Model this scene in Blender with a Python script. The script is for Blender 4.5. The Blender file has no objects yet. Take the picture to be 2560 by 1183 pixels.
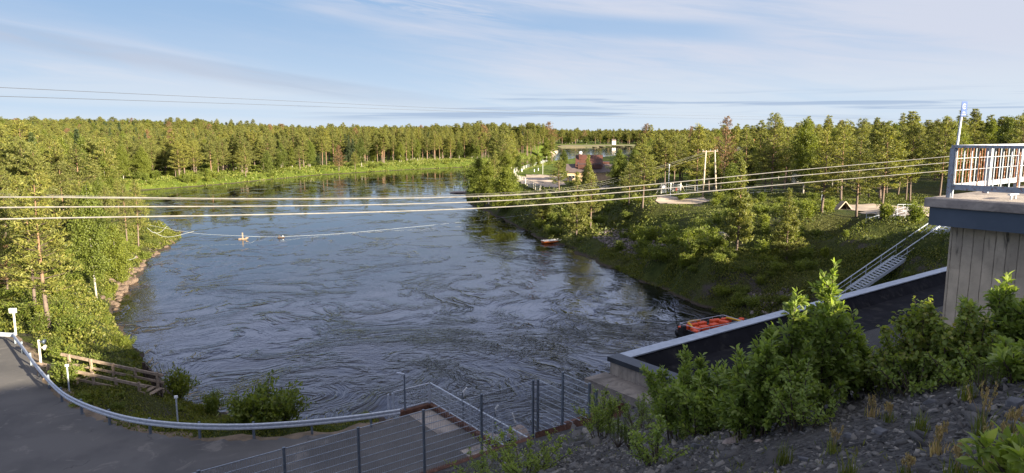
import bpy, math, random
import numpy as np
from mathutils import Vector, Matrix
random.seed(7)
RNG = np.random.default_rng(11)
SC = bpy.context.scene
COL = SC.collection
R = math.radians

# ------------------------------------------------------------------ camera, sky, sun, exposure
CAM_Z, PITCH, FPX = 18.0, 8.4, 1730.0
cd = bpy.data.cameras.new('camera')
cam = bpy.data.objects.new('camera', cd); COL.objects.link(cam)
cam.location = (0, 0, CAM_Z); cam.rotation_euler = (R(90 - PITCH), 0, 0)
cd.sensor_width = 36.0; cd.lens = 36.0 * FPX / 2560.0
cd.clip_start = 0.1; cd.clip_end = 20000
SC.camera = cam
SC.view_settings.view_transform = 'Standard'; SC.view_settings.look = 'None'
SC.view_settings.gamma = 1.0; SC.view_settings.use_curve_mapping = False
SC.view_settings.exposure = 2.25

SUN_EL = 15.4
SUN_H = Vector((0.778, -0.628, 0)).normalized()       # horizontal direction towards the sun
SUN_DIR = Vector((SUN_H.x * math.cos(R(SUN_EL)), SUN_H.y * math.cos(R(SUN_EL)), math.sin(R(SUN_EL))))
sl = bpy.data.lights.new('sun', 'SUN'); sl.energy = 5.0; sl.angle = R(0.5); sl.color = (1.0, 0.88, 0.68)
so = bpy.data.objects.new('sun', sl); COL.objects.link(so)
so.rotation_euler = SUN_DIR.to_track_quat('Z', 'Y').to_euler(); so.location = (60, -60, 80)


class NG:
    """small helper that writes shader node expressions"""
    def __init__(self, nt):
        self.nt = nt
    def n(self, t, **kw):
        nd = self.nt.nodes.new(t)
        for k, v in kw.items():
            setattr(nd, k, v)
        return nd
    def put(self, sock, v):
        if isinstance(v, bpy.types.NodeSocket):
            self.nt.links.new(v, sock)
        elif v is not None:
            if isinstance(v, (tuple, list)) and len(v) == 3 and sock.type == 'RGBA':
                v = (*v, 1.0)
            sock.default_value = v
    def m(self, op, a, b=None, c=None, clamp=False):
        nd = self.n('ShaderNodeMath', operation=op, use_clamp=clamp)
        for i, v in enumerate((a, b, c)):
            if v is not None:
                self.put(nd.inputs[i], v)
        return nd.outputs[0]
    def mix(self, f, a, b, mode='MIX'):
        nd = self.n('ShaderNodeMix', data_type='RGBA', blend_type=mode)
        self.put(nd.inputs['Factor'], f); self.put(nd.inputs[6], a); self.put(nd.inputs[7], b)
        return nd.outputs[2]
    def sep(self, v):
        nd = self.n('ShaderNodeSeparateXYZ'); self.put(nd.inputs[0], v); return nd.outputs
    def vec(self, x, y, z=0.0):
        nd = self.n('ShaderNodeCombineXYZ')
        for i, v in enumerate((x, y, z)):
            self.put(nd.inputs[i], v)
        return nd.outputs[0]
    def vm(self, op, a, b=None):
        nd = self.n('ShaderNodeVectorMath', operation=op)
        self.put(nd.inputs[0], a)
        if b is not None:
            self.put(nd.inputs[3 if op == 'SCALE' else 1], b)
        return nd.outputs[0]
    def noise(self, v, scale=1.0, detail=4.0, rough=0.55, dist=0.0, out=0):
        nd = self.n('ShaderNodeTexNoise'); self.put(nd.inputs['Vector'], v)
        nd.inputs['Scale'].default_value = scale; nd.inputs['Detail'].default_value = detail
        nd.inputs['Roughness'].default_value = rough; nd.inputs['Distortion'].default_value = dist
        return nd.outputs[out]
    def voro(self, v, scale=1.0, feature='F1', out='Distance'):
        nd = self.n('ShaderNodeTexVoronoi', feature=feature); self.put(nd.inputs['Vector'], v)
        nd.inputs['Scale'].default_value = scale
        return nd.outputs[out]
    def ss(self, v, a, b, lo=0.0, hi=1.0):
        nd = self.n('ShaderNodeMapRange', interpolation_type='SMOOTHSTEP'); self.put(nd.inputs[0], v)
        for i, q in enumerate((a, b, lo, hi)):
            nd.inputs[i + 1].default_value = q
        return nd.outputs[0]
    def ramp(self, f, stops):
        nd = self.n('ShaderNodeValToRGB'); self.put(nd.inputs[0], f)
        el = nd.color_ramp.elements
        while len(el) < len(stops):
            el.new(0.5)
        for e, (p, c) in zip(el, stops):
            e.position = p; e.color = (*c, 1.0)
        return nd.outputs[0]


def build_world():
    w = bpy.data.worlds.new('World'); SC.world = w; w.use_nodes = True
    nt = w.node_tree; nt.nodes.clear(); g = NG(nt)
    sky = g.n('ShaderNodeTexSky', sky_type='NISHITA')
    sky.sun_disc = False; sky.sun_elevation = R(SUN_EL)
    sky.sun_rotation = math.atan2(SUN_H.x, SUN_H.y)
    sky.air_density = 1.0; sky.dust_density = 0.6; sky.ozone_density = 1.6; sky.altitude = 100
    d = g.n('ShaderNodeTexCoord').outputs['Generated']
    x, y, z = g.sep(d)
    U = g.m('ARCTAN2', x, y)
    V = g.m('ARCSINE', z)
    # high thin veil: wide, slanting streaks
    Vt = g.m('ADD', V, g.m('MULTIPLY', U, 0.136))
    wv = g.vec(g.m('MULTIPLY', U, 2.2), g.m('MULTIPLY', Vt, 17.0), 0.0)
    big = g.noise(wv, 0.9, 3, 0.5, 0.4)
    fine = g.noise(g.vec(g.m('MULTIPLY', U, 7.0), g.m('MULTIPLY', Vt, 75.0), 3.0), 1.0, 6, 0.62, 0.8)
    right = g.ss(U, -0.2, 0.35)
    veil = g.m('ADD', g.m('MULTIPLY', big, 0.9), g.m('MULTIPLY', right, 0.22))
    veil = g.m('ADD', veil, g.m('MULTIPLY', g.m('SUBTRACT', fine, 0.5), 0.35))
    veil = g.ss(veil, 0.32, 0.74)
    # cirrus along the top of the left half
    top = g.m('MULTIPLY', g.ss(Vt, 0.125, 0.16), g.ss(fine, 0.36, 0.62))
    veil = g.m('MAXIMUM', veil, g.m('MULTIPLY', top, 0.75))
    # openings of clear blue
    hole = g.m('MULTIPLY', g.ss(g.m('ABSOLUTE', g.m('SUBTRACT', g.m('ADD', V, g.m('MULTIPLY', U, 0.08)), 0.158)), 0.022, 0.004), g.m('MULTIPLY', g.ss(U, -0.1, 0.08), g.ss(U, 0.42, 0.24)))
    veil = g.m('MULTIPLY', veil, g.m('SUBTRACT', 1.0, g.m('MULTIPLY', hole, 0.85)))
    clr = g.m('MULTIPLY', g.ss(Vt, 0.03, 0.06), g.m('MULTIPLY', g.ss(Vt, 0.135, 0.10), g.ss(U, 0.02, -0.25)))
    veil = g.m('MULTIPLY', veil, g.m('SUBTRACT', 1.0, g.m('MULTIPLY', clr, 0.75)))
    # pale layer near the horizon
    low = g.ss(V, 0.125, 0.04)
    lown = g.m('MULTIPLY', low, g.ss(g.noise(g.vec(g.m('MULTIPLY', U, 2.0), g.m('MULTIPLY', V, 40.0), 7.0), 1.0, 4, 0.5, 0.3), 0.25, 0.6))
    lowcut = g.ss(Vt, 0.055, 0.02)
    veil = g.m('MAXIMUM', veil, g.m('MULTIPLY', g.m('MULTIPLY', lown, g.m('MAXIMUM', lowcut, g.ss(U, -0.1, 0.2))), 0.8))
    tint = g.mix(1.0, sky.outputs[0], (1.3, 1.05, 1.2), 'MULTIPLY')
    skyc = g.mix(g.ss(V, 0.19, 0.0), (1.40, 2.16, 3.29), (2.57, 3.17, 3.84))
    skyc = g.mix(g.ss(V, 0.3, 0.6), skyc, g.mix(1.0, tint, (.7, .7, .7), 'MULTIPLY'))
    cloud = g.mix(g.ss(V, 0.03, 0.12), (3.01, 3.36, 3.77), (2.89, 3.04, 3.53))
    cloud = g.mix(g.ss(V, 0.175, 0.25), cloud, g.mix(g.ss(V, 0.26, 0.42), (4.7, 5.3, 7.6), (2.5, 3.0, 5.0)))  # unseen cloud above the view, brightness made up for the water's reflections
    cloud = g.mix(g.ss(V, 0.5, 0.75), cloud, (4.3, 4.4, 4.9))  # unseen overhead cloud, added to fill the shaded ground and bushes
    veil = g.m('MAXIMUM', veil, g.ss(V, 0.18, 0.28, 0.0, 0.85))
    veil = g.m('MULTIPLY', veil, g.ss(V, 0.85, 0.5, 0.8, 1.0))
    c = g.mix(g.m('MULTIPLY', veil, 0.9), skyc, cloud)
    # grey layered band on the left, and dark thin bars low down
    edge = g.m('ADD', Vt, g.m('MULTIPLY', g.m('SUBTRACT', fine, 0.5), 0.006))
    band = g.m('MULTIPLY', g.m('MULTIPLY', g.ss(edge, 0.0425, 0.036), g.ss(edge, 0.008, 0.026)), g.ss(U, 0.05, -0.3))
    bn = g.m('MULTIPLY', band, g.ss(fine, 0.2, 0.75, 0.45, 1.0))
    c = g.mix(g.m('MULTIPLY', bn, 0.45), c, (1.65, 2.02, 2.68))
    bars = g.noise(g.vec(g.m('MULTIPLY', U, 3.5), g.m('MULTIPLY', V, 130.0), 11.0), 1.0, 4, 0.5, 0.5)
    bmask = g.m('MULTIPLY', g.m('MULTIPLY', g.ss(V, 0.016, 0.026), g.ss(V, 0.06, 0.048)), g.ss(U, -0.34, -0.18))
    c = g.mix(g.m('MULTIPLY', g.m('MULTIPLY', g.ss(bars, 0.5, 0.64), bmask), 0.7), c, (1.52, 2.02, 2.86))
    bg = g.n('ShaderNodeBackground'); g.put(bg.inputs[0], c); bg.inputs[1].default_value = 0.05
    out = g.n('ShaderNodeOutputWorld'); nt.links.new(bg.outputs[0], out.inputs[0])
build_world()
# ------------------------------------------------------------------ geometry helpers
CP, SP = math.cos(R(PITCH)), math.sin(R(PITCH))
def ray(px, py):
    u = (px - 1280.0) / FPX; v = (591.5 - py) / FPX
    return Vector((u, CP + v * SP, -SP + v * CP))
def P(px, py, z=0.0):
    """the point where a photo pixel's ray meets the height z"""
    d = ray(px, py); t = (z - CAM_Z) / d.z
    return Vector((d.x * t, d.y * t, z))
def Q(px, py, Y):
    """the point of a photo pixel's ray at the depth Y"""
    d = ray(px, py); t = Y / d.y
    return Vector((d.x * t, Y, CAM_Z + d.z * t))
def pix(X, Y, z):
    """numpy: photo pixel of a point"""
    dz = z - CAM_Z
    f = Y * CP - dz * SP; up = Y * SP + dz * CP
    f = np.maximum(f, 1e-3)
    return 1280 + FPX * X / f, 591.5 - FPX * up / f
BX, BY, DX, DY = 0.8, 0.6, -0.6, 0.8          # dam axis B and downstream axis D
def W(s, d, z=0.0):
    return Vector((s * BX + d * DX, s * BY + d * DY, z))
def SD(X, Y):
    return X * BX + Y * BY, X * DX + Y * DY
B_ANG = math.atan2(BY, BX)
def emb_z(d):
    return 16.96 - 0.54 * d
def E(px, py):
    """ray with the gravel slope"""
    r = ray(px, py); k = 0.54 * (r.x * DX + r.y * DY)
    t = (16.96 - CAM_Z) / (r.z + k)
    return Vector((0, 0, CAM_Z)) + r * t

ORG = {}
def tag(o, label=None, cat=None, group=None, kind=None):
    if label: o['label'] = label
    if cat: o['category'] = cat
    if group: o['group'] = group
    if kind: o['kind'] = kind
    return o
def thing(name, label, cat, loc=(0, 0, 0), group=None, rz=0.0):
    o = bpy.data.objects.new(name, None); COL.objects.link(o)
    o.location = loc; o.rotation_euler = (0, 0, rz); o.empty_display_size = 0.3
    ORG[o.name] = Vector(loc)
    return tag(o, label, cat, group)
def obj(name, me, parent=None, loc=None):
    o = bpy.data.objects.new(name, me); COL.objects.link(o)
    if parent is not None: o.parent = parent
    if loc is not None: o.location = loc
    return o

class MB:
    """collects shapes in world coordinates and links them as one mesh object"""
    def __init__(self):
        self.v = []; self.f = []; self.mi = []; self.cur = 0
    def add(self, vs, fs):
        b = len(self.v); self.v += [Vector(p) for p in vs]
        for f in fs:
            self.f.append([b + i for i in f]); self.mi.append(self.cur)
        return self
    def hexa(self, p):
        return self.add(p, [(0, 3, 2, 1), (4, 5, 6, 7), (0, 1, 5, 4), (1, 2, 6, 5), (2, 3, 7, 6), (3, 0, 4, 7)])
    def box(self, c, size, rz=0.0, m=None):
        a, b, h = size[0] / 2, size[1] / 2, size[2] / 2
        rot = Matrix.Rotation(rz, 3, 'Z') if m is None else m
        pts = [Vector(c) + rot @ Vector(q) for q in ((-a, -b, -h), (a, -b, -h), (a, b, -h), (-a, b, -h), (-a, -b, h), (a, -b, h), (a, b, h), (-a, b, h))]
        return self.hexa(pts)
    def bar(self, p0, p1, w, h, up=(0, 0, 1)):
        p0, p1 = Vector(p0), Vector(p1); d = (p1 - p0)
        if d.length < 1e-6: return self
        d.normalize(); up = Vector(up)
        if abs(d.dot(up)) > 0.99: up = Vector((0, 1, 0))
        s = d.cross(up).normalized(); t = s.cross(d).normalized()
        s *= w / 2; t *= h / 2
        return self.hexa([p0 - s - t, p0 + s - t, p1 + s - t, p1 - s - t, p0 - s + t, p0 + s + t, p1 + s + t, p1 - s + t])
    def tube(self, pts, r, n=8, cap=True):
        pts = [Vector(p) for p in pts]; k = len(pts)
        rs = r if isinstance(r, (list, tuple)) else [r] * k
        vs, fs = [], []; ref = None
        for i, p in enumerate(pts):
            d = (pts[min(i + 1, k - 1)] - pts[max(i - 1, 0)]).normalized()
            if ref is None or abs(d.dot(ref)) > 0.98:
                ref = Vector((0, 0, 1)) if abs(d.z) < 0.9 else Vector((1, 0, 0))
            s = d.cross(ref).normalized(); t = s.cross(d).normalized()
            for j in range(n):
                a = 2 * math.pi * j / n
                vs.append(p + (s * math.cos(a) + t * math.sin(a)) * rs[i])
        for i in range(k - 1):
            for j in range(n):
                a, b = i * n + j, i * n + (j + 1) % n
                fs.append((a, b, b + n, a + n))
        if cap:
            fs.append(tuple(range(n - 1, -1, -1))); fs.append(tuple(range((k - 1) * n, k * n)))
        return self.add(vs, fs)
    def prism(self, pts, z0, z1):
        n = len(pts)
        vs = [(p[0], p[1], z0) for p in pts] + [(p[0], p[1], z1) for p in pts]
        fs = [tuple(range(n - 1, -1, -1)), tuple(range(n, 2 * n))]
        fs += [(i, (i + 1) % n, (i + 1) % n + n, i + n) for i in range(n)]
        return self.add(vs, fs)
    def sdbox(self, s0, s1, d0, d1, z0, z1):
        c = W((s0 + s1) / 2, (d0 + d1) / 2, (z0 + z1) / 2)
        return self.box(c, (s1 - s0, d1 - d0, z1 - z0), B_ANG)
    def ball(self, c, r, nu=10, nv=6, sc=(1, 1, 1)):
        vs = [Vector(c) + Vector((0, 0, -r * sc[2]))]; fs = []
        for i in range(1, nv):
            a = math.pi * i / nv - math.pi / 2
            for j in range(nu):
                b = 2 * math.pi * j / nu
                vs.append(Vector(c) + Vector((math.cos(a) * math.cos(b) * r * sc[0], math.cos(a) * math.sin(b) * r * sc[1], math.sin(a) * r * sc[2])))
        vs.append(Vector(c) + Vector((0, 0, r * sc[2])))
        L = len(vs) - 1
        for j in range(nu):
            fs.append((0, 1 + (j + 1) % nu, 1 + j))
            fs.append((L, L - nu + j, L - nu + (j + 1) % nu))
        for i in range(nv - 2):
            for j in range(nu):
                a = 1 + i * nu + j; b = 1 + i * nu + (j + 1) % nu
                fs.append((a, b, b + nu, a + nu))
        return self.add(vs, fs)
    def mesh(self, name, mats, origin=(0, 0, 0), smooth=False, rz=0.0):
        o = Vector(origin); rot = Matrix.Rotation(-rz, 3, 'Z')
        me = bpy.data.meshes.new(name)
        me.from_pydata([tuple(rot @ (p - o)) for p in self.v], [], self.f)
        for m in (mats if isinstance(mats, (list, tuple)) else [mats]):
            me.materials.append(m)
        me.polygons.foreach_set('material_index', self.mi)
        if smooth: me.polygons.foreach_set('use_smooth', [True] * len(self.f))
        me.update(); return me
    def build(self, name, mats, parent=None, smooth=False, bevel=0.0, label=None, cat=None, group=None, kind=None, origin=None):
        if parent is not None:
            org = ORG.get(parent.name, Vector((0, 0, 0)))
        else:
            org = Vector(origin) if origin is not None else Vector((0, 0, 0))
        me = self.mesh(name, mats, org, smooth)
        o = obj(name, me, parent)
        if parent is None: o.location = org
        ORG[o.name] = org
        if bevel:
            b = o.modifiers.new('edge', 'BEVEL'); b.width = bevel; b.segments = 2; b.limit_method = 'ANGLE'
        return tag(o, label, cat, group, kind)

def npmesh(name, V, F, mats, mi=None, smooth=False):
    """mesh from arrays: F is (m,3) or (m,4)"""
    V = np.asarray(V, np.float32); F = np.asarray(F, np.int32); k = F.shape[1]
    me = bpy.data.meshes.new(name)
    me.vertices.add(len(V)); me.vertices.foreach_set('co', V.ravel())
    me.loops.add(F.size); me.loops.foreach_set('vertex_index', F.ravel())
    me.polygons.add(len(F)); me.polygons.foreach_set('loop_start', np.arange(len(F), dtype=np.int32) * k)
    for m in (mats if isinstance(mats, (list, tuple)) else [mats]):
        me.materials.append(m)
    if mi is not None: me.polygons.foreach_set('material_index', np.asarray(mi, np.int32))
    if smooth: me.polygons.foreach_set('use_smooth', np.ones(len(F), bool))
    me.update(calc_edges=True); me.validate(); return me

def unit(a):
    return a / np.maximum(np.linalg.norm(a, axis=-1, keepdims=True), 1e-9)
def leaf_quads(C, A, L, Wd, rng, fold=0.0):
    """diamond leaves with centres C, long axes A, lengths L, widths Wd"""
    n = len(C); A = unit(A)
    b = unit(np.cross(A, rng.normal(size=(n, 3))))
    L = np.broadcast_to(np.asarray(L, float), (n,))[:, None]; Wd = np.broadcast_to(np.asarray(Wd, float), (n,))[:, None]
    nrm = np.cross(A, b)
    V = np.stack([C - A * L / 2, C + b * Wd / 2 + nrm * Wd * fold, C + A * L / 2, C - b * Wd / 2 + nrm * Wd * fold], 1).reshape(-1, 3)
    return V, np.arange(4 * n).reshape(-1, 4)
def tube_np(pts, rs, n=5):
    mb = MB(); mb.tube(pts, list(rs), n)
    return mb
def join(parts):
    Vs, Fs, k = [], [], 0
    for V, F in parts:
        Vs.append(V); Fs.append(F + k); k += len(V)
    return np.concatenate(Vs), np.concatenate(Fs)

# ------------------------------------------------------------------ materials
def new_mat(name):
    m = bpy.data.materials.new(name); m.use_nodes = True
    m.node_tree.nodes.clear(); g = NG(m.node_tree)
    g.out = g.n('ShaderNodeOutputMaterial')
    return m, g
def bsdf(g, col, rough=0.7, metal=0.0, spec=0.35, normal=None):
    b = g.n('ShaderNodeBsdfPrincipled')
    g.put(b.inputs['Base Color'], col); g.put(b.inputs['Roughness'], rough); g.put(b.inputs['Metallic'], metal)
    b.inputs['Specular IOR Level'].default_value = spec
    if normal is not None: g.put(b.inputs['Normal'], normal)
    return b
def bump(g, h, dist=0.02, strength=1.0):
    nd = g.n('ShaderNodeBump'); nd.inputs['Strength'].default_value = strength; nd.inputs['Distance'].default_value = dist
    g.put(nd.inputs['Height'], h); return nd.outputs[0]
def solid(name, c1, c2=None, scale=3.0, rough=0.7, metal=0.0, bmp=0.0, spec=0.35, c3=None, detail=6):
    """weathered solid colour: two tones in noise, a third in rare stains"""
    m, g = new_mat(name)
    pos = g.n('ShaderNodeTexCoord').outputs['Object']
    if c2 is None: c2 = tuple(v * 0.72 for v in c1)
    n1 = g.noise(pos, scale, detail, 0.62)
    col = g.mix(g.ss(n1, 0.32, 0.68), c2, c1)
    if c3 is not None:
        col = g.mix(g.m('MULTIPLY', g.ss(g.noise(pos, scale * 2.3, 5, 0.6, 0.5), 0.52, 0.68), 0.85), col, c3)
    nrm = bump(g, g.noise(pos, scale * 9, 5, 0.6), bmp) if bmp else None
    b = bsdf(g, col, rough, metal, spec, nrm)
    m.node_tree.links.new(b.outputs[0], g.out.inputs[0]); return m
def leaf_mat(name, a, b, trans=0.35, c=None, hue=0.25, rough=0.55):
    m, g = new_mat(name)
    rnd = g.n('ShaderNodeNewGeometry').outputs['Random Per Island']
    oi = g.n('ShaderNodeObjectInfo').outputs['Random']
    st = [(0.0, a), (1.0, b)] if c is None else [(0.0, a), (0.72, b), (1.0, c)]
    col = g.ramp(rnd, st)
    col = g.mix(1.0, col, g.ramp(oi, [(0.0, (1 - hue, 1 - hue, 1 - hue * .6)), (0.5, (1, 1, 1)), (1.0, (1 + hue, 1 + hue * .6, 1 - hue * .3))]), 'MULTIPLY')
    bb = bsdf(g, col, rough, 0, 0.3)
    t = g.n('ShaderNodeBsdfTranslucent'); g.put(t.inputs[0], g.mix(1.0, col, (1.25, 1.25, 0.5), 'MULTIPLY'))
    mx = g.n('ShaderNodeMixShader'); mx.inputs[0].default_value = trans
    l = m.node_tree.links
    l.new(bb.outputs[0], mx.inputs[1]); l.new(t.outputs[0], mx.inputs[2]); l.new(mx.outputs[0], g.out.inputs[0])
    return m

M = {}
M['pine'] = leaf_mat('pine_needles', (.085, .104, .024), (.205, .215, .05), .44, (.24, .22, .065), .2)
M['pine_brown'] = leaf_mat('dry_needles', (.12, .07, .03), (.2, .12, .06), .2, hue=.1)
M['birch'] = leaf_mat('birch_leaves', (.075, .1, .015), (.155, .185, .034), .45)
M['spruce'] = leaf_mat('spruce_needles', (.02, .035, .012), (.055, .075, .024), .2)
M['shrub'] = leaf_mat('shrub_leaves', (.075, .11, .016), (.175, .21, .033), .45, (.2, .22, .05))
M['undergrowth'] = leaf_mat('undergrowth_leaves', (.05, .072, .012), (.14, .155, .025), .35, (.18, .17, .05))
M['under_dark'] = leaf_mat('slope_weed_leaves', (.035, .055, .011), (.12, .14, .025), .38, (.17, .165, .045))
M['grassblade'] = leaf_mat('grass_blades', (.08, .112, .015), (.155, .18, .028), .35, (.21, .2, .06))
M['fore'] = leaf_mat('willow_leaves', (.14, .2, .042), (.26, .34, .075), .52, (.32, .37, .12), hue=.12, rough=.42)
M['fore_birch'] = leaf_mat('young_birch_leaves', (.13, .18, .038), (.24, .3, .065), .52, (.33, .3, .1), hue=.12, rough=.42)
M['seedling'] = leaf_mat('pine_seedling_needles', (.05, .085, .015), (.13, .17, .03), .3, hue=.1)
M['dry'] = leaf_mat('dry_grass', (.25, .18, .09), (.45, .34, .18), .35, (.16, .17, .05), hue=.1)
M['stem'] = solid('shrub_bark', (.09, .065, .045), (.05, .035, .025), 20)
def pine_bark():
    m, g = new_mat('pine_bark')
    tc = g.n('ShaderNodeTexCoord').outputs['Object']
    z = g.sep(tc)[2]
    n = g.noise(g.vm('MULTIPLY', tc, (6, 6, 2)), 1.0, 5, .6)
    low = g.mix(n, (.06, .045, .035), (.2, .15, .12)); hi = g.mix(n, (.12, .07, .042), (.26, .155, .095))
    col = g.mix(g.ss(z, 2.2, 5.0), low, hi)
    b = bsdf(g, col, .85, 0, .2, bump(g, n, .03)); m.node_tree.links.new(b.outputs[0], g.out.inputs[0]); return m
M['pine_bark'] = pine_bark()
def birch_bark():
    m, g = new_mat('birch_bark')
    tc = g.n('ShaderNodeTexCoord').outputs['Object']
    n = g.noise(g.vm('MULTIPLY', tc, (3, 3, 9)), 1.0, 4, .6)
    col = g.mix(g.ss(n, .56, .66), (.3, .275, .23), (.05, .042, .038))
    b = bsdf(g, col, .7); m.node_tree.links.new(b.outputs[0], g.out.inputs[0]); return m
M['birch_bark'] = birch_bark()
def concrete(name, a, b, boards=True, stain=.6, along=0.0, bw=.22):
    """board-marked concrete with dark runs and pale lime"""
    m, g = new_mat(name)
    tc = g.n('ShaderNodeTexCoord').outputs['Object']
    x, y, z = g.sep(tc)
    n1 = g.noise(tc, 1.6, 7, .65); n2 = g.noise(tc, 22, 4, .6)
    col = g.mix(g.ss(n1, .3, .7), a, b)
    h = g.m('MULTIPLY', n2, .25)
    if boards:
        c = g.m('ADD', g.m('MULTIPLY', x, math.cos(along)), g.m('MULTIPLY', y, math.sin(along)))
        t = g.m('DIVIDE', c, bw)
        fr = g.m('FRACT', t); fl = g.m('FLOOR', t)
        tone = g.noise(g.vec(fl, g.m('FLOOR', g.m('MULTIPLY', g.m('ADD', z, g.m('MULTIPLY', fl, .37)), .45)), 0), 3.7, 0)
        col = g.mix(g.m('MULTIPLY', g.ss(tone, .3, .7), .32), col, tuple(v * .62 for v in b))
        gap = g.ss(g.m('ABSOLUTE', g.m('SUBTRACT', g.m('ADD', fr, g.m('MULTIPLY', g.m('SUBTRACT', g.noise(tc, 3.0, 4, .6), .5), .12)), .5)), .455, .5)
        rag = g.ss(g.noise(g.vec(fl, g.m('MULTIPLY', z, 2.2), 4.0), 1.4, 5, .7), .46, .64)
        col = g.mix(g.m('MULTIPLY', g.m('MULTIPLY', gap, rag), .75), col, (.012, .012, .012))
        h = g.m('ADD', h, g.m('MULTIPLY', gap, -.6))
        run = g.ss(g.noise(g.vec(g.m('MULTIPLY', c, 5.0), g.m('MULTIPLY', z, .5), 1.0), 1.0, 6, .7, .6), .56, .68)
        col = g.mix(g.m('MULTIPLY', run, stain), col, (.035, .033, .03))
        pale = g.ss(g.noise(tc, .9, 5, .6, .3), .63, .7)
        col = g.mix(g.m('MULTIPLY', pale, .35), col, (.45, .46, .47))
    else:
        st = g.ss(g.noise(tc, .8, 7, .7, .6), .5, .64)
        col = g.mix(g.m('MULTIPLY', st, stain), col, tuple(v * .45 for v in b))
    bb = bsdf(g, col, .88, 0, .2, bump(g, h, .03)); m.node_tree.links.new(bb.outputs[0], g.out.inputs[0]); return m
M['pier'] = concrete('pier_concrete', (.56, .46, .33), (.36, .3, .22), True, .95, B_ANG + math.pi / 2, .21)
M['power'] = concrete('powerhouse_concrete', (.36, .31, .25), (.22, .19, .16), True, .7, B_ANG + math.pi / 2, .25)
M['ledge'] = concrete('ledge_concrete', (.27, .235, .2), (.17, .15, .13), False, .7)
M['slab'] = concrete('slab_concrete', (.36, .31, .26), (.22, .19, .17), False, .6)
M['quay'] = concrete('quay_concrete', (.22, .19, .165), (.13, .115, .105), False, .6)
M['fascia'] = solid('blue_grey_sheet', (.075, .095, .125), (.06, .078, .105), 2, .45, .3)
M['coping'] = solid('coping_sheet', (.36, .39, .43), (.28, .31, .35), 1.5, .5, .35)
M['roofing'] = solid('black_roofing', (.016, .016, .019), (.01, .01, .012), .8, .95, 0, .01, .06, (.03, .029, .028))
M['dark_cap'] = solid('dark_cap_sheet', (.03, .036, .045), (.02, .024, .03), 2, .5)
M['galv'] = solid('galvanised_steel', (.52, .55, .59), (.38, .41, .45), 8, .5, .35)
M['sign_white'] = solid('sign_white', (.4, .41, .42), (.34, .35, .36), 8, .6)
M['verge'] = solid('gravel_verge', (.2, .15, .105), (.1, .078, .055), 1.2, .95, 0, .02, .1)
M['fence'] = solid('fence_wire', (.36, .39, .43), (.26, .29, .32), 8, .5, .5)
M['fence_post'] = solid('fence_post', (.16, .19, .22), (.11, .13, .16), 8, .5, .4)
M['rail_paint'] = solid('pale_blue_paint', (.3, .33, .37), (.22, .25, .28), 6, .6, .1, 0, .35, (.22, .1, .05))
M['rust'] = solid('rusty_bar', (.2, .085, .04), (.1, .04, .02), 9, .85, 0, .004, .2, (.42, .36, .3))
M['rust_wall'] = solid('rusty_sheet_pile', (.13, .062, .038), (.075, .038, .027), 2.5, .9, 0, .02, .15, (.19, .11, .075))
M['white'] = solid('white_paint', (.78, .78, .75), (.66, .66, .63), 4, .5)
M['wood_grey'] = solid('weathered_timber', (.3, .23, .165), (.18, .135, .1), 5, .9, 0, .006, .15)
M['wood_dark'] = solid('dark_timber', (.085, .06, .045), (.045, .032, .026), 5, .9)
M['pole_wood'] = solid('pole_timber', (.5, .42, .31), (.36, .29, .21), 4, .85)
M['cable'] = solid('bare_cable', (.26, .245, .22), (.19, .18, .165), 3, .4, .4)
M['cable_dark'] = solid('dark_cable', (.06, .06, .065), (.05, .05, .05), 3, .5)
M['rope'] = solid('pale_rope', (.4, .42, .42), (.3, .32, .32), 3, .7)
M['orange'] = solid('orange_vinyl', (.72, .09, .02), (.55, .06, .015), 5, .5)
M['yellow'] = solid('yellow_vinyl', (.78, .42, .02), (.62, .32, .02), 5, .5)
M['black'] = solid('black_rubber', (.018, .018, .02), (.01, .01, .012), 5, .55)
M['purple'] = solid('violet_deck_mat', (.085, .05, .16), (.04, .025, .09), 3, .6)
M['boat_orange'] = solid('orange_hull', (.8, .2, .04), (.68, .15, .03), 3, .4)
M['boat_white'] = solid('white_gunwale', (.74, .7, .64), (.6, .56, .5), 5, .5)
M['boulder'] = solid('boulder_stone', (.15, .11, .08), (.07, .05, .04), 2.5, .9, 0, .03, .15)
M['boulder_pink'] = solid('pale_stone', (.36, .29, .25), (.2, .16, .14), 3, .9, 0, .02, .15)
M['slate'] = solid('grey_slate', (.115, .115, .122), (.055, .056, .06), 7, .8, 0, .004, .3, (.17, .165, .16))
M['rubble'] = solid('rubble_stone', (.22, .19, .18), (.11, .095, .09), 2, .9, 0, .01, .2)
M['roof_brown'] = solid('brown_roof_sheet', (.085, .034, .024), (.062, .027, .02), 1.2, .5)
M['roof_dark'] = solid('dark_roof', (.04, .042, .05), (.03, .03, .035), 2, .6)
M['roof_grey'] = solid('grey_brown_roof', (.11, .082, .076), (.085, .064, .06), 1.0, .6)
M['brick'] = solid('tan_brick', (.5, .34, .2), (.4, .26, .15), 2.0, .9)
M['cream'] = solid('cream_board', (.7, .64, .53), (.6, .54, .44), 2, .7)
M['garage'] = solid('grey_door', (.2, .18, .19), (.16, .15, .16), 2, .6)
M['glass'] = solid('dark_glass', (.02, .025, .03), (.015, .02, .025), 2, .1, 0, 0, .6)
M['sign_blue'] = solid('sign_blue', (.012, .06, .24), (.01, .05, .2), 6, .4)
M['red'] = solid('red_board', (.26, .06, .035), (.2, .045, .03), 2, .75)
M['twig'] = solid('dead_twigs', (.36, .25, .19), (.24, .16, .12), 6, .9)
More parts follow.
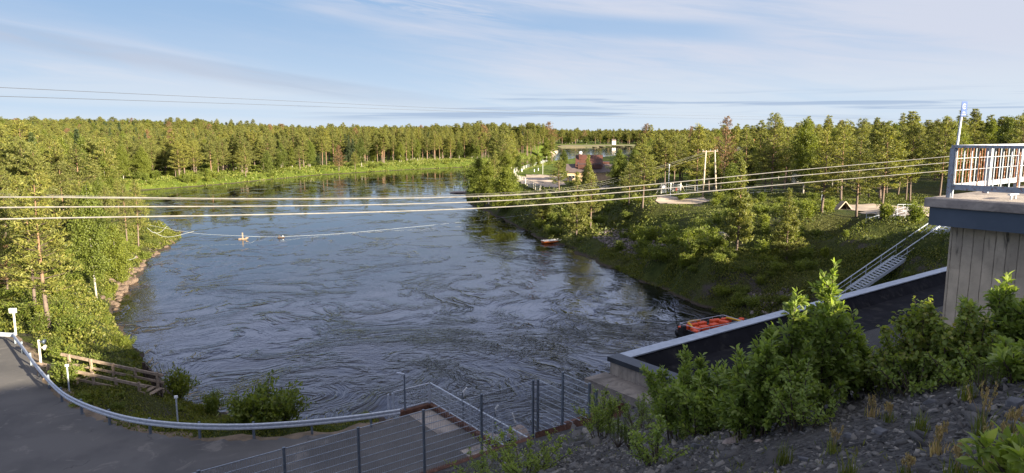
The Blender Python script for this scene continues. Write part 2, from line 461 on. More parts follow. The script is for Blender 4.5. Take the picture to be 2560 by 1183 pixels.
# ------------------------------------------------------------------ the setting: ground, water, roads
def pz(*l):
    return [P(x, y, 0.0).xy[:] for x, y in l]
def wl(*l):
    return [W(s, d).xy[:] for s, d in l]
RIVER = np.array(wl((58, 6), (16.3, 6), (16.3, 29.5), (16.0, 32.5)) + pz(
    (950, 1033), (850, 1052), (720, 1048), (640, 1040), (590, 1046), (545, 1030), (500, 1010), (460, 1000), (430, 988), (408, 970),
    (385, 935), (352, 895), (312, 850), (287, 805), (279, 778), (300, 742), (330, 708), (360, 663), (400, 630), (440, 607),
    (462, 593), (452, 581), (420, 571), (375, 560), (330, 548), (250, 530), (150, 520), (60, 512), (40, 500), (120, 488),
    (240, 482), (380, 474), (540, 462.5), (640, 452.5), (800, 437.5), (1000, 425.5), (1160, 418), (1290, 403), (1370, 391),
    (1392, 383), (1396, 376), (1388, 371.5), (1420, 369.5), (1500, 368.5), (1600, 367), (1750, 366), (1800, 371), (1700, 376),
    (1600, 384), (1560, 388), (1450, 398), (1400, 402), (1330, 412), (1270, 426), (1225, 440), (1190, 458), (1168, 475),
    (1163, 488), (1168, 506), (1190, 518), (1225, 535), (1265, 553), (1310, 577), (1360, 600), (1400, 612), (1440, 632),
    (1520, 668), (1590, 700), (1650, 722), (1720, 752), (1800, 788), (1875, 815)) + wl((57.5, 36), (58, 30)))
def river_d(X, Y):
    """signed distance to the river outline, negative in the water"""
    X = np.asarray(X, float); Y = np.asarray(Y, float)
    a = RIVER; b = np.roll(RIVER, -1, 0)
    best = np.full(X.shape, 1e18); inside = np.zeros(X.shape, bool)
    for (ax, ay), (bx, by) in zip(a, b):
        ex, ey = bx - ax, by - ay
        t = np.clip(((X - ax) * ex + (Y - ay) * ey) / (ex * ex + ey * ey + 1e-12), 0, 1)
        best = np.minimum(best, (X - ax - t * ex) ** 2 + (Y - ay - t * ey) ** 2)
        c = ((ay > Y) != (by > Y)) & (X < (bx - ax) * (Y - ay) / (by - ay + 1e-12) + ax)
        inside ^= c
    d = np.sqrt(best)
    return np.where(inside, -d, d)
_c = [(20, 1000, 3.4), (300, 1080, 3.4), (600, 1110, 3.4), (900, 1085, 3.4), (0, 850, 3.4), (100, 800, 3.3), (0, 1180, 3.4), (200, 720, 2.8), (200, 860, 3.3),
      (330, 640, 2.2), (30, 640, 3.5), (430, 590, 1.2), (160, 560, 3.5), (0, 500, 4), (300, 445, 2.5), (100, 440, 4), (0, 420, 6), (-200, 900, 3.6),
      (640, 440, 2.2), (1000, 412, 2.5), (1160, 406, 2.5), (1350, 392, 2.5), (300, 960, 3.2), (450, 1035, 2.6),
      (1560, 650, 1.4), (1500, 600, 1.6), (1420, 605, .8), (1440, 590, 1.2), (1660, 620, 4.2), (1850, 640, 4.5), (1950, 650, 4.5), (2050, 690, 4.2), (2100, 600, 6), (2200, 600, 7),
      (1650, 510, 6.3), (1680, 492, 6.5), (1780, 505, 6.4), (1850, 540, 6), (2000, 540, 7.5), (2060, 528, 8.3), (2200, 548, 8.8), (2300, 530, 9),
      (2330, 575, 9), (1400, 520, 3.2), (1480, 565, 2.4), (1350, 455, 4.3), (1450, 450, 4.5), (1240, 500, 1.6), (2130, 735, 3.6), (1900, 760, 1.6), (1450, 402, .9), (1400, 409, .9), (1550, 394, .9), (1350, 416, 1.2), (1500, 409, 1.4), (1620, 389, 1.0), (1440, 418, 2.0), (1560, 405, 2.0), (1500, 367, .8), (1420, 368.5, .8), (1600, 366, .8)]
CTRL = [tuple(P(x, y, z)) for x, y, z in _c] + [
    (-300, 450, 10), (-480, 640, 16), (-700, 1200, 24), (-150, 520, 6), (0, 720, 5), (-100, 1000, 7), (200, 1500, 6), (0, 2500, 12),
    (900, 2500, 14), (-1500, 2500, 30), (60, 120, 7), (100, 150, 7.5), (150, 250, 7), (300, 400, 8), (120, 70, 13), (60, 56, 11), (95, 60, 13), (4, 640, 9.5),
    (300, 900, 7), (-60, 20, 3.4), (-120, 80, 4), (-30, 25, 3.4), (39.5, 62, 9.2)]
CTRL = np.array(CTRL)
def ground_z(X, Y):
    X = np.asarray(X, float); Y = np.asarray(Y, float)
    r2 = X * X + Y * Y + 25.0
    num = np.zeros(X.shape); den = np.zeros(X.shape)
    for cx, cy, cz in CTRL:
        w = 1.0 / (((X - cx) ** 2 + (Y - cy) ** 2) / r2 + 4e-4) ** 2
        num += w * cz; den += w
    zt = num / den
    d = river_d(X, Y)
    s, dd = SD(X, Y)
    d = d + np.where((dd > 33) | (s > 45), .45 * np.sin(X * .55 + .6 * np.sin(Y * .4)) * np.sin(Y * .47 + .8) + .22 * np.sin(X * 1.7 + Y * .9) * np.sin(Y * 1.9), 0) * np.clip(np.sqrt(r2) / 60, .5, 2)
    w = np.clip(2.6 + 0.012 * np.sqrt(r2), 3, 9)
    low = np.clip((X + 25) / 6, 0, 1) * np.clip((52 - Y) / 4, 0, 1) * np.where(X < 4, 1, 0)
    w = w + (8.5 - w) * low
    t = np.clip(d / w, 0, 1); t = t * t * (3 - 2 * t)
    wob = 0.25 * np.sin(X * .31 + 1.3) * np.sin(Y * .27) + 0.16 * np.sin(X * .83) * np.cos(Y * .71 + .5)
    wob *= np.clip((d - 6) / 10, 0, 1) * np.where((X < -2) & (Y < 60), 0, 1)
    z = np.where(d > 0, np.maximum(zt + wob, .5) * t + 0.02 * d.clip(0, 1), -np.minimum(2.5, -d * .5))
    return z
def G(px, py, off=0.0, far=4000.0):
    """where a photo pixel's ray first meets the ground"""
    r = ray(px, py)
    ts = np.geomspace(14, far, 900)
    X, Y, Z = r.x * ts, r.y * ts, CAM_Z + r.z * ts
    hit = np.nonzero(Z <= ground_z(X, Y) + off)[0]
    if len(hit) == 0: return Vector((X[-1], Y[-1], Z[-1]))
    i = hit[0]; lo, hi = ts[max(i - 1, 0)], ts[i]
    for _ in range(18):
        mid = (lo + hi) / 2
        if CAM_Z + r.z * mid <= float(ground_z(np.array([r.x * mid]), np.array([r.y * mid]))[0]) + off: hi = mid
        else: lo = mid
    return Vector((r.x * hi, r.y * hi, CAM_Z + r.z * hi))
def gz(x, y):
    return float(ground_z(np.array([x]), np.array([y]))[0])

def ground_mat():
    m, g = new_mat('ground_cover')
    pos = g.n('ShaderNodeNewGeometry').outputs['Position']
    x, y, z = g.sep(pos)
    n1 = g.noise(pos, .06, 5, .6); n2 = g.noise(pos, .9, 6, .65); n3 = g.noise(pos, 6.0, 4, .6)
    grass = g.mix(g.ss(n2, .3, .7), (.022, .032, .008), (.055, .066, .014))
    grass = g.mix(g.ss(n1, .45, .62), grass, (.05, .052, .014))
    far = g.ss(y, 170, 230)
    meadow = g.mix(g.ss(g.noise(pos, .25, 5, .65), .35, .65), (.06, .092, .011), (.105, .132, .018))
    grass = g.mix(g.m('MULTIPLY', far, .9), grass, meadow)
    soil = g.mix(n3, (.035, .03, .027), (.09, .075, .065))
    col = g.mix(g.m('MULTIPLY', g.ss(g.noise(pos, .22, 5, .6), .56, .66), g.m('SUBTRACT', 1.0, far)), grass, soil)
    col = g.mix(g.ss(z, .3, .08), col, g.mix(n3, (.03, .024, .02), (.085, .065, .05)))
    b = bsdf(g, col, .95, 0, .1, bump(g, g.m('ADD', n2, g.m('MULTIPLY', n3, .5)), .35))
    m.node_tree.links.new(b.outputs[0], g.out.inputs[0]); return m
def build_ground():
    az = np.concatenate([np.radians(np.linspace(-75, -44, 18)[:-1]), np.radians(np.linspace(-44, 44, 420)), np.radians(np.linspace(44, 80, 20)[1:])])
    rr = np.geomspace(12, 9000, 330)
    A, RR = np.meshgrid(az, rr)
    X, Y = RR * np.sin(A), RR * np.cos(A)
    Z = ground_z(X, Y)
    n, k = len(az), len(rr)
    V = np.stack([X, Y, Z], -1).reshape(-1, 3)
    i = np.arange(k - 1)[:, None] * n + np.arange(n - 1)[None, :]
    F = np.stack([i, i + 1, i + n + 1, i + n], -1).reshape(-1, 4)
    tag(obj('ground', npmesh('ground', V, F, ground_mat(), smooth=True)), kind='structure')
build_ground()

def water_mat():
    m, g = new_mat('river_water')
    pos = g.n('ShaderNodeNewGeometry').outputs['Position']
    x, y, z = g.sep(pos)
    f = g.m('ADD', g.m('MULTIPLY', x, DX), g.m('MULTIPLY', y, DY))
    fl = g.vec(x, y, 0)
    def warp(v, s, amt, det=3):
        return g.vm('ADD', v, g.vm('SCALE', g.vm('SUBTRACT', g.noise(v, s, det, .5, 0, 1), (.5, .5, .5)), amt))
    w1 = warp(fl, .045, 30.0); w2 = warp(w1, .25, 2.8); w3 = warp(w2, 1.1, .42)
    def rmf(v, s, det, rough, lac=2.1, off=.9, gain=2.0):
        nd = g.n('ShaderNodeTexNoise', noise_type='RIDGED_MULTIFRACTAL'); nd.normalize = False
        g.put(nd.inputs['Vector'], v)
        for k_, q in (('Scale', s), ('Detail', det), ('Roughness', rough), ('Lacunarity', lac), ('Offset', off), ('Gain', gain)): nd.inputs[k_].default_value = q
        return nd.outputs[0]
    near = g.ss(y, 150, 36)
    core = g.ss(g.m('ADD', g.m('POWER', g.m('DIVIDE', g.m('SUBTRACT', x, 2.0), 30.0), 2.0), g.m('POWER', g.m('DIVIDE', g.m('SUBTRACT', y, 50.0), 17.0), 2.0)), 1.6, .2)
    patch = g.noise(w1, .085, 4, .6)
    tur = g.ss(g.m('ADD', patch, g.m('ADD', g.m('MULTIPLY', near, .05), g.m('MULTIPLY', core, .14))), .52, .72)
    tur = g.m('MULTIPLY', tur, g.m('ADD', .06, g.m('MULTIPLY', near, .94)))
    tur = g.m('MULTIPLY', tur, g.ss(g.noise(w3, .3, 3, .6), .3, .62, .25, 1.0))
    tur = g.m('MAXIMUM', tur, g.m('MULTIPLY', near, .13))
    # thin wandering seams between the boils
    n1 = g.noise(w2, .085, 3, .5)
    seam = g.m('POWER', g.m('SUBTRACT', 1.0, g.m('MULTIPLY', g.m('ABSOLUTE', g.m('SUBTRACT', n1, .5)), 20.0), clamp=True), 1.5)
    n2 = g.noise(w2, .2, 3, .55)
    seam2 = g.m('POWER', g.m('SUBTRACT', 1.0, g.m('MULTIPLY', g.m('ABSOLUTE', g.m('SUBTRACT', n2, .48)), 13.0), clamp=True), 1.5)
    gate = g.ss(g.noise(w1, .16, 3, .55), .42, .6)
    sm = g.m('MULTIPLY', g.m('MAXIMUM', seam, g.m('MULTIPLY', seam2, g.m('ADD', .35, near))), gate)
    sm = g.m('MULTIPLY', sm, g.ss(y, 330, 90, .1, 1.0))
    act = g.m('MAXIMUM', tur, g.m('MULTIPLY', sm, .8))
    r1 = rmf(w3, .42, 2.5, .8)
    r2 = rmf(w3, 1.35, 2, .8)
    c1 = g.noise(w3, 2.3, 3, .5)
    h = g.m('MULTIPLY', g.m('MULTIPLY', r1, tur), K[0])
    h = g.m('ADD', h, g.m('MULTIPLY', g.m('MULTIPLY', r2, act), K[1]))
    h = g.m('ADD', h, g.m('MULTIPLY', g.m('MULTIPLY', c1, act), K[2]))
    h = g.m('ADD', h, g.m('MULTIPLY', g.noise(w1, .35, 3, .5), K[3]))
    h = g.m('ADD', h, g.m('MULTIPLY', g.noise(w2, 1.1, 4, .55), K[4]))
    nrm = bump(g, h, 1.0)
    # the current leans the ripples: long flat lee sides downstream, short steep faces upstream
    dn = (-.25, .968, 0.0)
    nd = g.n('ShaderNodeVectorMath', operation='DOT_PRODUCT'); g.put(nd.inputs[0], nrm); nd.inputs[1].default_value = dn
    c = nd.outputs['Value']
    kf = g.ss(y, 70, 200, K[5], .4)
    c2 = g.m('SUBTRACT', g.m('MULTIPLY', g.m('MAXIMUM', c, 0.0), kf), g.m('MULTIPLY', g.m('MAXIMUM', g.m('MULTIPLY', c, -1.0), 0.0), K[6]))
    nrm = g.vm('NORMALIZE', g.vm('ADD', nrm, g.vm('SCALE', dn, g.m('SUBTRACT', c2, c))))
    b = bsdf(g, (.005, .0048, .005), .03, 0, .5, nrm)
    b.inputs['IOR'].default_value = 1.37
    m.node_tree.links.new(b.outputs[0], g.out.inputs[0]); return m
K = (.06, .07, .15, .0025, .0015, .12, 1.5)
def build_water():
    mb = MB()
    xs = [-450, 1100]; ys = [8, 1500]
    mb.add([(xs[0], ys[0], 0), (xs[1], ys[0], 0), (xs[1], ys[1], 0), (xs[0], ys[1], 0)], [(0, 1, 2, 3)])
    mb.build('river_water', water_mat(), kind='structure')
build_water()

# ---- asphalt lot on the left
def asphalt_mat():
    m, g = new_mat('asphalt')
    pos = g.n('ShaderNodeNewGeometry').outputs['Position']
    n1 = g.noise(pos, .25, 6, .6, .4); n2 = g.noise(pos, 30, 3, .6); n3 = g.noise(pos, 2.2, 5, .6)
    col = g.mix(g.ss(n1, .35, .65), (.078, .074, .071), (.118, .11, .102))
    col = g.mix(g.m('MULTIPLY', n2, .35), col, (.06, .058, .056))
    col = g.mix(g.m('MULTIPLY', g.ss(g.noise(pos, .7, 6, .65, .7), .57, .68), .5), col, (.2, .18, .16))
    crk = g.ss(g.voro(g.vm('ADD', pos, g.vm('SCALE', g.noise(pos, .8, 4, .6, 0, 1), 1.6)), .2, 'DISTANCE_TO_EDGE'), .009, .001)
    col = g.mix(g.m('MULTIPLY', crk, g.ss(g.noise(pos, .5, 3), .5, .62, 0, .6)), col, (.035, .034, .033))
    b = bsdf(g, col, .9, 0, .25, bump(g, n2, .006)); m.node_tree.links.new(b.outputs[0], g.out.inputs[0]); return m
LOT = [(-500, 842), (0, 842), (36, 848), (62, 872), (88, 918), (112, 960), (140, 990), (185, 1020), (240, 1047), (310, 1071), (400, 1088), (500, 1100), (600, 1101), (720, 1096), (830, 1086), (930, 1066), (1000, 1046), (1013, 1036)]
def build_lot():
    pts = [P(x, y, 3.5) for x, y in LOT]
    out = []
    for i, p in enumerate(pts):                                  # a broken, uneven asphalt edge
        out.append(p)
        if 1 < i < len(pts) - 3:
            q = pts[i + 1]
            for k in range(1, 8):
                out.append(p.lerp(q, k / 8) + Vector((random.uniform(-.14, .14), random.uniform(-.2, .2), 0)))
    pts = [p.xy[:] for p in out] + [W(17.75, 30.95).xy[:], W(17.75, 20.8).xy[:], W(-60, 20.8).xy[:]]
    mb = MB(); mb.prism(pts, 2.6, 3.504)
    mb.build('asphalt_road', asphalt_mat(), kind='structure')
build_lot()
def build_verge():
    pts = [P(x, y, 3.5) for x, y in LOT[1:-1]]; vs, fs = [], []
    path = []
    for i in range(len(pts) - 1):
        for k in range(6): path.append(pts[i].lerp(pts[i + 1], k / 6))
    for i, p in enumerate(path):
        d = path[min(i + 1, len(path) - 1)] - path[max(i - 1, 0)]; n = Vector((-d.y, d.x, 0)).normalized()
        n = n if n.dot(Vector((.3, 1, 0))) > 0 else -n
        w = .75 + .25 * math.sin(i * .7) + random.uniform(-.08, .08)
        vs += [p - n * .3 + Vector((0, 0, -.02)), p + n * w * .5 + Vector((0, 0, -.004)), p + n * w + Vector((0, 0, -.14))]
    for i in range(len(path) - 1):
        a = i * 3; fs += [(a, a + 1, a + 4, a + 3), (a + 1, a + 2, a + 5, a + 4)]
    mb = MB(); mb.add(vs, fs); mb.build('gravel_path', M['verge'], kind='structure', smooth=True)
build_verge()

# ---- the dam embankment: the gravel slope the picture is taken from, its crest behind the viewer
def gravel_mat():
    m, g = new_mat('slate_gravel')
    pos = g.n('ShaderNodeNewGeometry').outputs['Position']
    v = g.voro(pos, 26, 'F1', 'Color'); vd = g.voro(pos, 26)
    n = g.noise(pos, 1.3, 6, .65); n2 = g.noise(pos, 60, 3, .6)
    r = g.sep(v)[0]
    col = g.mix(r, (.022, .021, .021), (.08, .076, .071))
    col = g.mix(g.ss(n, .5, .68), col, (.06, .05, .04))
    col = g.mix(g.m('MULTIPLY', n2, .4), col, (.03, .028, .027))
    h = g.m('ADD', g.m('MULTIPLY', g.m('SUBTRACT', .5, vd), .6), g.m('MULTIPLY', r, .6))
    b = bsdf(g, col, .92, 0, .25, bump(g, g.m('ADD', h, g.m('MULTIPLY', n2, .3)), .03))
    m.node_tree.links.new(b.outputs[0], g.out.inputs[0]); return m
M['gravel'] = gravel_mat()
def emb_noise(S, D):
    return .07 * np.sin(S * .9 + .4) * np.sin(D * .7) + .02 * np.sin(S * 2.7 + D * 1.3)
CREST = -0.6
def build_embankment():
    mb_v, mb_f, k = [], [], 0
    for s0, s1, d1, ns, nd in ((-150, -4, 21.0, 40, 30), (-4, 17.0, 21.0, 170, 190), (17.0, 21.6, 19.6, 30, 140), (21.6, 75, 16.7, 110, 110)):
        s = np.linspace(s0, s1, ns); d = np.linspace(CREST, d1, nd)
        S, D = np.meshgrid(s, d)
        Z = emb_z(D) + emb_noise(S, D) * np.clip((D + 1.0) / 2, 0, 1) * np.clip((20 - D) / 2, .2, 1)
        V = np.stack([S * BX + D * DX, S * BY + D * DY, Z], -1).reshape(-1, 3)
        i = np.arange(nd - 1)[:, None] * ns + np.arange(ns - 1)[None, :]
        mb_v.append(V); mb_f.append(np.stack([i, i + 1, i + ns + 1, i + ns], -1).reshape(-1, 4) + k); k += len(V)
    c = [W(-150, CREST, emb_z(CREST)), W(75, CREST, emb_z(CREST)), W(75, -12, 17.5), W(-150, -12, 17.5), W(-150, -16, 9), W(75, -16, 9)]
    mb_v.append(np.array([tuple(p) for p in c])); mb_f.append(np.array([(0, 3, 2, 1), (3, 4, 5, 2)]) + k)
    tag(obj('embankment_ground', npmesh('embankment_ground', np.concatenate(mb_v), np.concatenate(mb_f), M['gravel'], smooth=True)), kind='structure')
build_embankment()

# ---- dirt tracks, yards and beaches laid on the ground
def inpoly(px, py, poly):
    r = False; n = len(poly)
    for i in range(n):
        (ax, ay), (bx, by) = poly[i], poly[(i + 1) % n]
        if (ay > py) != (by > py) and px < (bx - ax) * (py - ay) / (by - ay) + ax: r = not r
    return r
def patch_on_ground(name, pts, mat, off=.06, step=3.0):
    """a sheet that follows the ground inside an outline given in world xy"""
    xs = [p[0] for p in pts]; ys = [p[1] for p in pts]
    nx = max(2, int((max(xs) - min(xs)) / step)); ny = max(2, int((max(ys) - min(ys)) / step))
    gx = np.linspace(min(xs), max(xs), nx + 1); gy = np.linspace(min(ys), max(ys), ny + 1)
    X, Y = np.meshgrid(gx, gy); Z = ground_z(X, Y) + off
    F = []
    for j in range(ny):
        for i in range(nx):
            if inpoly((gx[i] + gx[i + 1]) / 2, (gy[j] + gy[j + 1]) / 2, pts):
                a = j * (nx + 1) + i; F.append((a, a + 1, a + nx + 2, a + nx + 1))
    if not F: return
    me = npmesh(name, np.stack([X, Y, Z], -1).reshape(-1, 3), F, mat, smooth=True)
    tag(obj(name, me), kind='structure')
M['sand'] = solid('sandy_track', (.42, .34, .26), (.32, .25, .19), .2, .95, c3=(.2, .17, .12))
M['greyroad'] = solid('grey_track', (.22, .2, .18), (.17, .155, .14), .2, .95)
M['field'] = solid('dry_field', (.19, .145, .075), (.09, .1, .03), .03, .95)
def gpts(*l):
    return [G(x, y).xy[:] for x, y in l]
patch_on_ground('sandy_road', gpts((2085, 516), (2150, 512), (2330, 514), (2380, 540), (2330, 548), (2210, 543), (2120, 524)), M['sand'], .07, 1.0)
patch_on_ground('gate_track', gpts((1625, 497), (1680, 492), (1760, 495), (1790, 503), (1760, 508), (1700, 513), (1650, 509)), M['sand'], .07, 1.0)
patch_on_ground('yard_road', gpts((1285, 446), (1330, 437), (1400, 436), (1420, 450), (1400, 470), (1330, 462), (1300, 458)), M['sand'], .08, 2.0)
patch_on_ground('garage_road', gpts((1480, 448), (1560, 446), (1600, 470), (1500, 475)), M['greyroad'], .08, 2.0)
patch_on_ground('far_beach', gpts((1395, 369.4), (1400, 364), (1500, 363.0), (1630, 362.5), (1640, 365.2), (1500, 367.2)), M['field'], .9, 10.0)
patch_on_ground('near_beach', gpts((1378, 386.0), (1392, 378.5), (1400, 378), (1396, 382), (1390, 386)), M['sand'], .3, 4.0)
# ------------------------------------------------------------------ the power station below the dam
def build_power_station():
    t = thing('power_station', 'low concrete powerhouse with flat black roof standing in the water below the slope', 'building', W(22, 21, 0))
    ZT, ZR = 8.0, 7.25
    mb = MB(); mb.sdbox(21.75, 58.5, 16.0, 21.55, -2.5, ZR - .02); mb.sdbox(21.75, 58.5, 21.06, 21.55, ZR - .018, ZT - .06); mb.sdbox(21.75, 22.1, 16.0, 21.055, ZR - .018, ZT - .06)
    mb.sdbox(58.1, 58.5, 12, 21.055, ZR - .018, ZT - .06)
    mb.build('wall', M['power'], t)
    mb = MB()
    vs = [W(22.1, 12.0, ZR), W(58.1, 12.0, ZR), W(58.1, 20.55, ZR), W(22.55, 20.55, ZR), W(22.55, 12, ZR), W(58.1, 21.05, ZT - .1), W(22.1, 21.05, ZT - .1), W(22.1, 12, ZT - .12)]
    mb.add(vs, [(4, 1, 2, 3), (3, 2, 5, 6), (4, 3, 6, 7)])
    mb.build('roof', M['roofing'], t)
    mb = MB(); k = 12; s0, s1 = 22.42, 58.6
    for i in range(k):
        a, b = s0 + (s1 - s0) * i / k, s0 + (s1 - s0) * (i + 1) / k
        mb.sdbox(a + .008, b - .008, 20.98, 21.66, ZT - .055, ZT + (.0 if i % 2 else .006))
    mb.build('parapet_coping', M['coping'], t)
    mb = MB(); mb.sdbox(21.66, 22.41, 16, 21.66, ZT - .055, ZT + .02); mb.sdbox(21.655, 21.69, 16, 21.66, ZT - .2, ZT - .06)
    mb.build('side_coping', M['dark_cap'], t)
    mb = MB(); mb.sdbox(20.45, 21.745, 14.0, 21.85, 6.85, 7.2); mb.sdbox(20.6, 21.745, 14.0, 21.7, -2.5, 6.845)
    mb.build('ledge', M['ledge'], t)
    mb = MB()
    for i in range(16):
        d = 14.4 + i * .46
        mb.sdbox(20.56, 20.598, d, d + .3, 1.0, 6.8)
    mb.build('ribbed_cladding', M['power'], t)
build_power_station()

# ------------------------------------------------------------------ the concrete pier on the right with its railing
SP0, DP0, ZP = 16.4, 6.72, 16.62
def build_pier():
    t = thing('concrete_pier', 'board-marked concrete pier with overhanging slab and grey fascia at the right edge', 'pier', W(17, 6.3, 8))
    mb = MB(); mb.sdbox(16.95, 40, -4.0, 6.35, 3, ZP - .62)
    mb.build('wall', M['pier'], t)
    mb = MB(); mb.sdbox(SP0, 41, -4.2, DP0, ZP - .2, ZP)
    o = mb.build('slab', M['slab'], t, bevel=.02)
    mb = MB(); mb.sdbox(SP0 + .09, 40.8, -4.1, DP0 - .09, ZP - .6, ZP - .204)
    mb.build('fascia_beam', M['fascia'], t)
build_pier()
def build_railing():
    t = thing('pier_railing', 'pale blue-grey railing with rust-streaked bars standing on the concrete pier', 'railing', W(SP0 + .42, DP0 - .34, ZP))
    s0, d0, h = SP0 + .42, DP0 - .34, 1.12
    def run(fix, a0, a1, along_d, nbar, posts):
        pt = (lambda a, z: W(fix, a, z)) if along_d else (lambda a, z: W(a, fix, z))
        mb = MB(); mb.bar(pt(a0, ZP + h), pt(a1, ZP + h), .1, .06); mb.build('handrail', M['rail_paint'], t)
        mb = MB(); mb.bar(pt(a0, ZP + .24), pt(a1, ZP + .24), .035, .12); mb.build('bottom_rail', M['rail_paint'], t)
        for a in posts:
            mb = MB(); mb.bar(pt(a, ZP), pt(a, ZP + h - .03), .12, .07, tuple((pt(a + 1, 0) - pt(a, 0))))
            mb.build('post', M['rail_paint'], t)
        step = (a1 - a0) / nbar
        for i in range(nbar):
            a = a0 + step * (i + .5)
            if min(abs(a - p) for p in posts) < .07: continue
            mb = MB(); mb.bar(pt(a, ZP + .2), pt(a, ZP + h - .032), .02, .02)
            mb.build('bar', M['rust'] if random.random() < .5 else M['rail_paint'], t)
    run(s0, d0, d0 - 9.0, True, 62, [d0, d0 - 1.75, d0 - 3.6, d0 - 5.4, d0 - 7.2])
    run(d0, s0, s0 + 14.0, False, 84, [s0 + .001, s0 + 2.0, s0 + 4.0, s0 + 6.0, s0 + 8.0, s0 + 10.0, s0 + 12.0])
    for z in (.6, .86):
        mb = MB(); mb.bar(W(s0, d0 - .06, ZP + z), W(s0 + 14, d0 - .06, ZP + z), .01, .014); mb.build('cross_wire', M['rail_paint'], t)
build_railing()
mb = MB()
c = W(17.5, 5.4, ZP)
for o in (-.13, .13):
    mb.tube([c + W(o, 0, 0), c + W(o, 0, .1)], .02, 8)
mb.bar(c + W(-.26, 0, .11), c + W(.26, 0, .11), .05, .035)
mb.build('mooring_cleat', M['galv'], label='small steel mooring cleat on the pier slab under the railing', cat='cleat', origin=c)

def build_info_sign():
    base = Q(2391, 470, 21.0); base.z = ZP
    t = thing('info_sign', 'blue information sign on a tall grey pole behind the pier railing', 'sign', base)
    lean = Vector((.015, 0, 0))
    top = Q(2409, 255, 21.0)
    foot = Vector((top.x - .12, 21.0, ZP)); hgt = top.z
    mb = MB(); mb.tube([foot, Vector((top.x - .01, 21.0, hgt))], .035, 10); mb.build('pole', M['galv'], t)
    w2, h2 = .15, .44
    cx = top.x; cz = hgt - h2 / 2 + .01; y = 20.945
    mb = MB(); mb.box((cx, y, cz), (w2 * 2 * .55, .012, h2)); p = mb.build('panel', M['sign_blue'], t)
    mb = MB(); n = 26; r0, r1 = .042, .053
    for i in range(n):                                     # open ring emblem
        a0 = R(40 + 285 * i / n); a1 = R(40 + 285 * (i + 1) / n)
        q = [(cx + 1.0 * r * math.cos(a), y - .0085, cz + .075 + 1.55 * r * math.sin(a)) for r, a in ((r0, a0), (r1, a0), (r1, a1), (r0, a1))]
        mb.add(q, [(0, 1, 2, 3)])
    q = [(-.02, -.008), (.008, -.03), (.008, -.012), (.032, -.012), (.032, .012), (.008, .012), (.008, .03)]
    mb.add([(cx + a, y - .0085, cz + .075 + b * 1.2) for a, b in q], [tuple(range(7))])
    mb.build('emblem', M['sign_white'], p)
    for zz, ww in ((-.085, .07), (-.115, .1), (-.168, .13)):
        mb = MB(); x = cx - ww / 2
        while x < cx + ww / 2 - .012:                      # a row of small illegible lettering
            lw = random.uniform(.008, .016); mb.box((x + lw / 2, y - .0085, cz + zz), (lw * .8, .002, .02 if zz > -.16 else .024)); x += lw + .003
        mb.build('lettering', M['sign_white'], p)
build_info_sign()

# ------------------------------------------------------------------ steel stairs up the right bank
def build_stairs():
    a = Vector((29.2, 62.0, 3.0)); b = Vector((41.0, 62.3, 11.0))
    a, b = Q(2085, 758, 62.0), Q(2392, 548, 62.3)
    t = thing('steel_staircase', 'long steel staircase with handrails climbing the shaded right bank', 'staircase', a)
    d = (b - a).normalized(); n = Vector((d.y, -d.x, 0)).normalized() * .85
    for sgn in (-1, 1):
        mb = MB(); mb.bar(a + n * sgn, b + n * sgn, .07, .26); mb.build('stringer', M['galv'], t)
        up = Vector((0, 0, 1.0))
        mb = MB(); mb.tube([a + n * sgn + up, b + n * sgn + up], .05, 8); mb.tube([a + n * sgn + up * .55, b + n * sgn + up * .55], .022, 6); mb.build('handrail', M['galv'], t)
        for i in range(8):
            p = a.lerp(b, (i + .4) / 8) + n * sgn
            mb = MB(); mb.tube([p, p + up], .028, 6); mb.build('post', M['galv'], t)
    k = 44
    for i in range(k):
        p = a.lerp(b, (i + .5) / k)
        mb = MB(); mb.box(p + Vector((0, 0, .1)), (.27, 1.66, .06)); mb.build('tread', M['galv'], t)
build_stairs()

# ------------------------------------------------------------------ retaining wall, mesh fence, quay and its railing
def build_retaining_wall():
    t = thing('retaining_wall', 'rust-brown sheet pile wall at the toe of the gravel slope', 'wall', W(10, 21, 2))
    mb = MB()
    n = 110
    for i in range(n):
        s = -26 + 42.9 * i / n
        dd = 21.0 + (.0 if i % 2 else .07)
        mb.sdbox(s, s + 42.9 / n - .012, dd, dd + .1, -2.5, 5.5)
    mb.build('sheet_piles', M['rust_wall'], t)
    mb = MB(); mb.sdbox(-26, 16.85, 20.93, 21.22, 5.504, 5.66); mb.build('cap_beam', M['rust_wall'], t)
    mb = MB()
    for i in range(3):
        d1 = 21.0 - i * 1.65; d0 = d1 - 1.65
        p = [W(16.95, d1, -2.5), W(17.08, d1, -2.5), W(17.08, d0, -2.5), W(16.95, d0, -2.5), W(16.95, d1, emb_z(d1) + .25), W(17.08, d1, emb_z(d1) + .25), W(17.08, d0, emb_z(d0) + .25), W(16.95, d0, emb_z(d0) + .25)]
        mb.hexa(p)
    mb.sdbox(17.085, 20.55, 19.45, 19.62, -2.5, emb_z(19.5) + .3)
    mb.build('side_wall', M['rust_wall'], t)
build_retaining_wall()
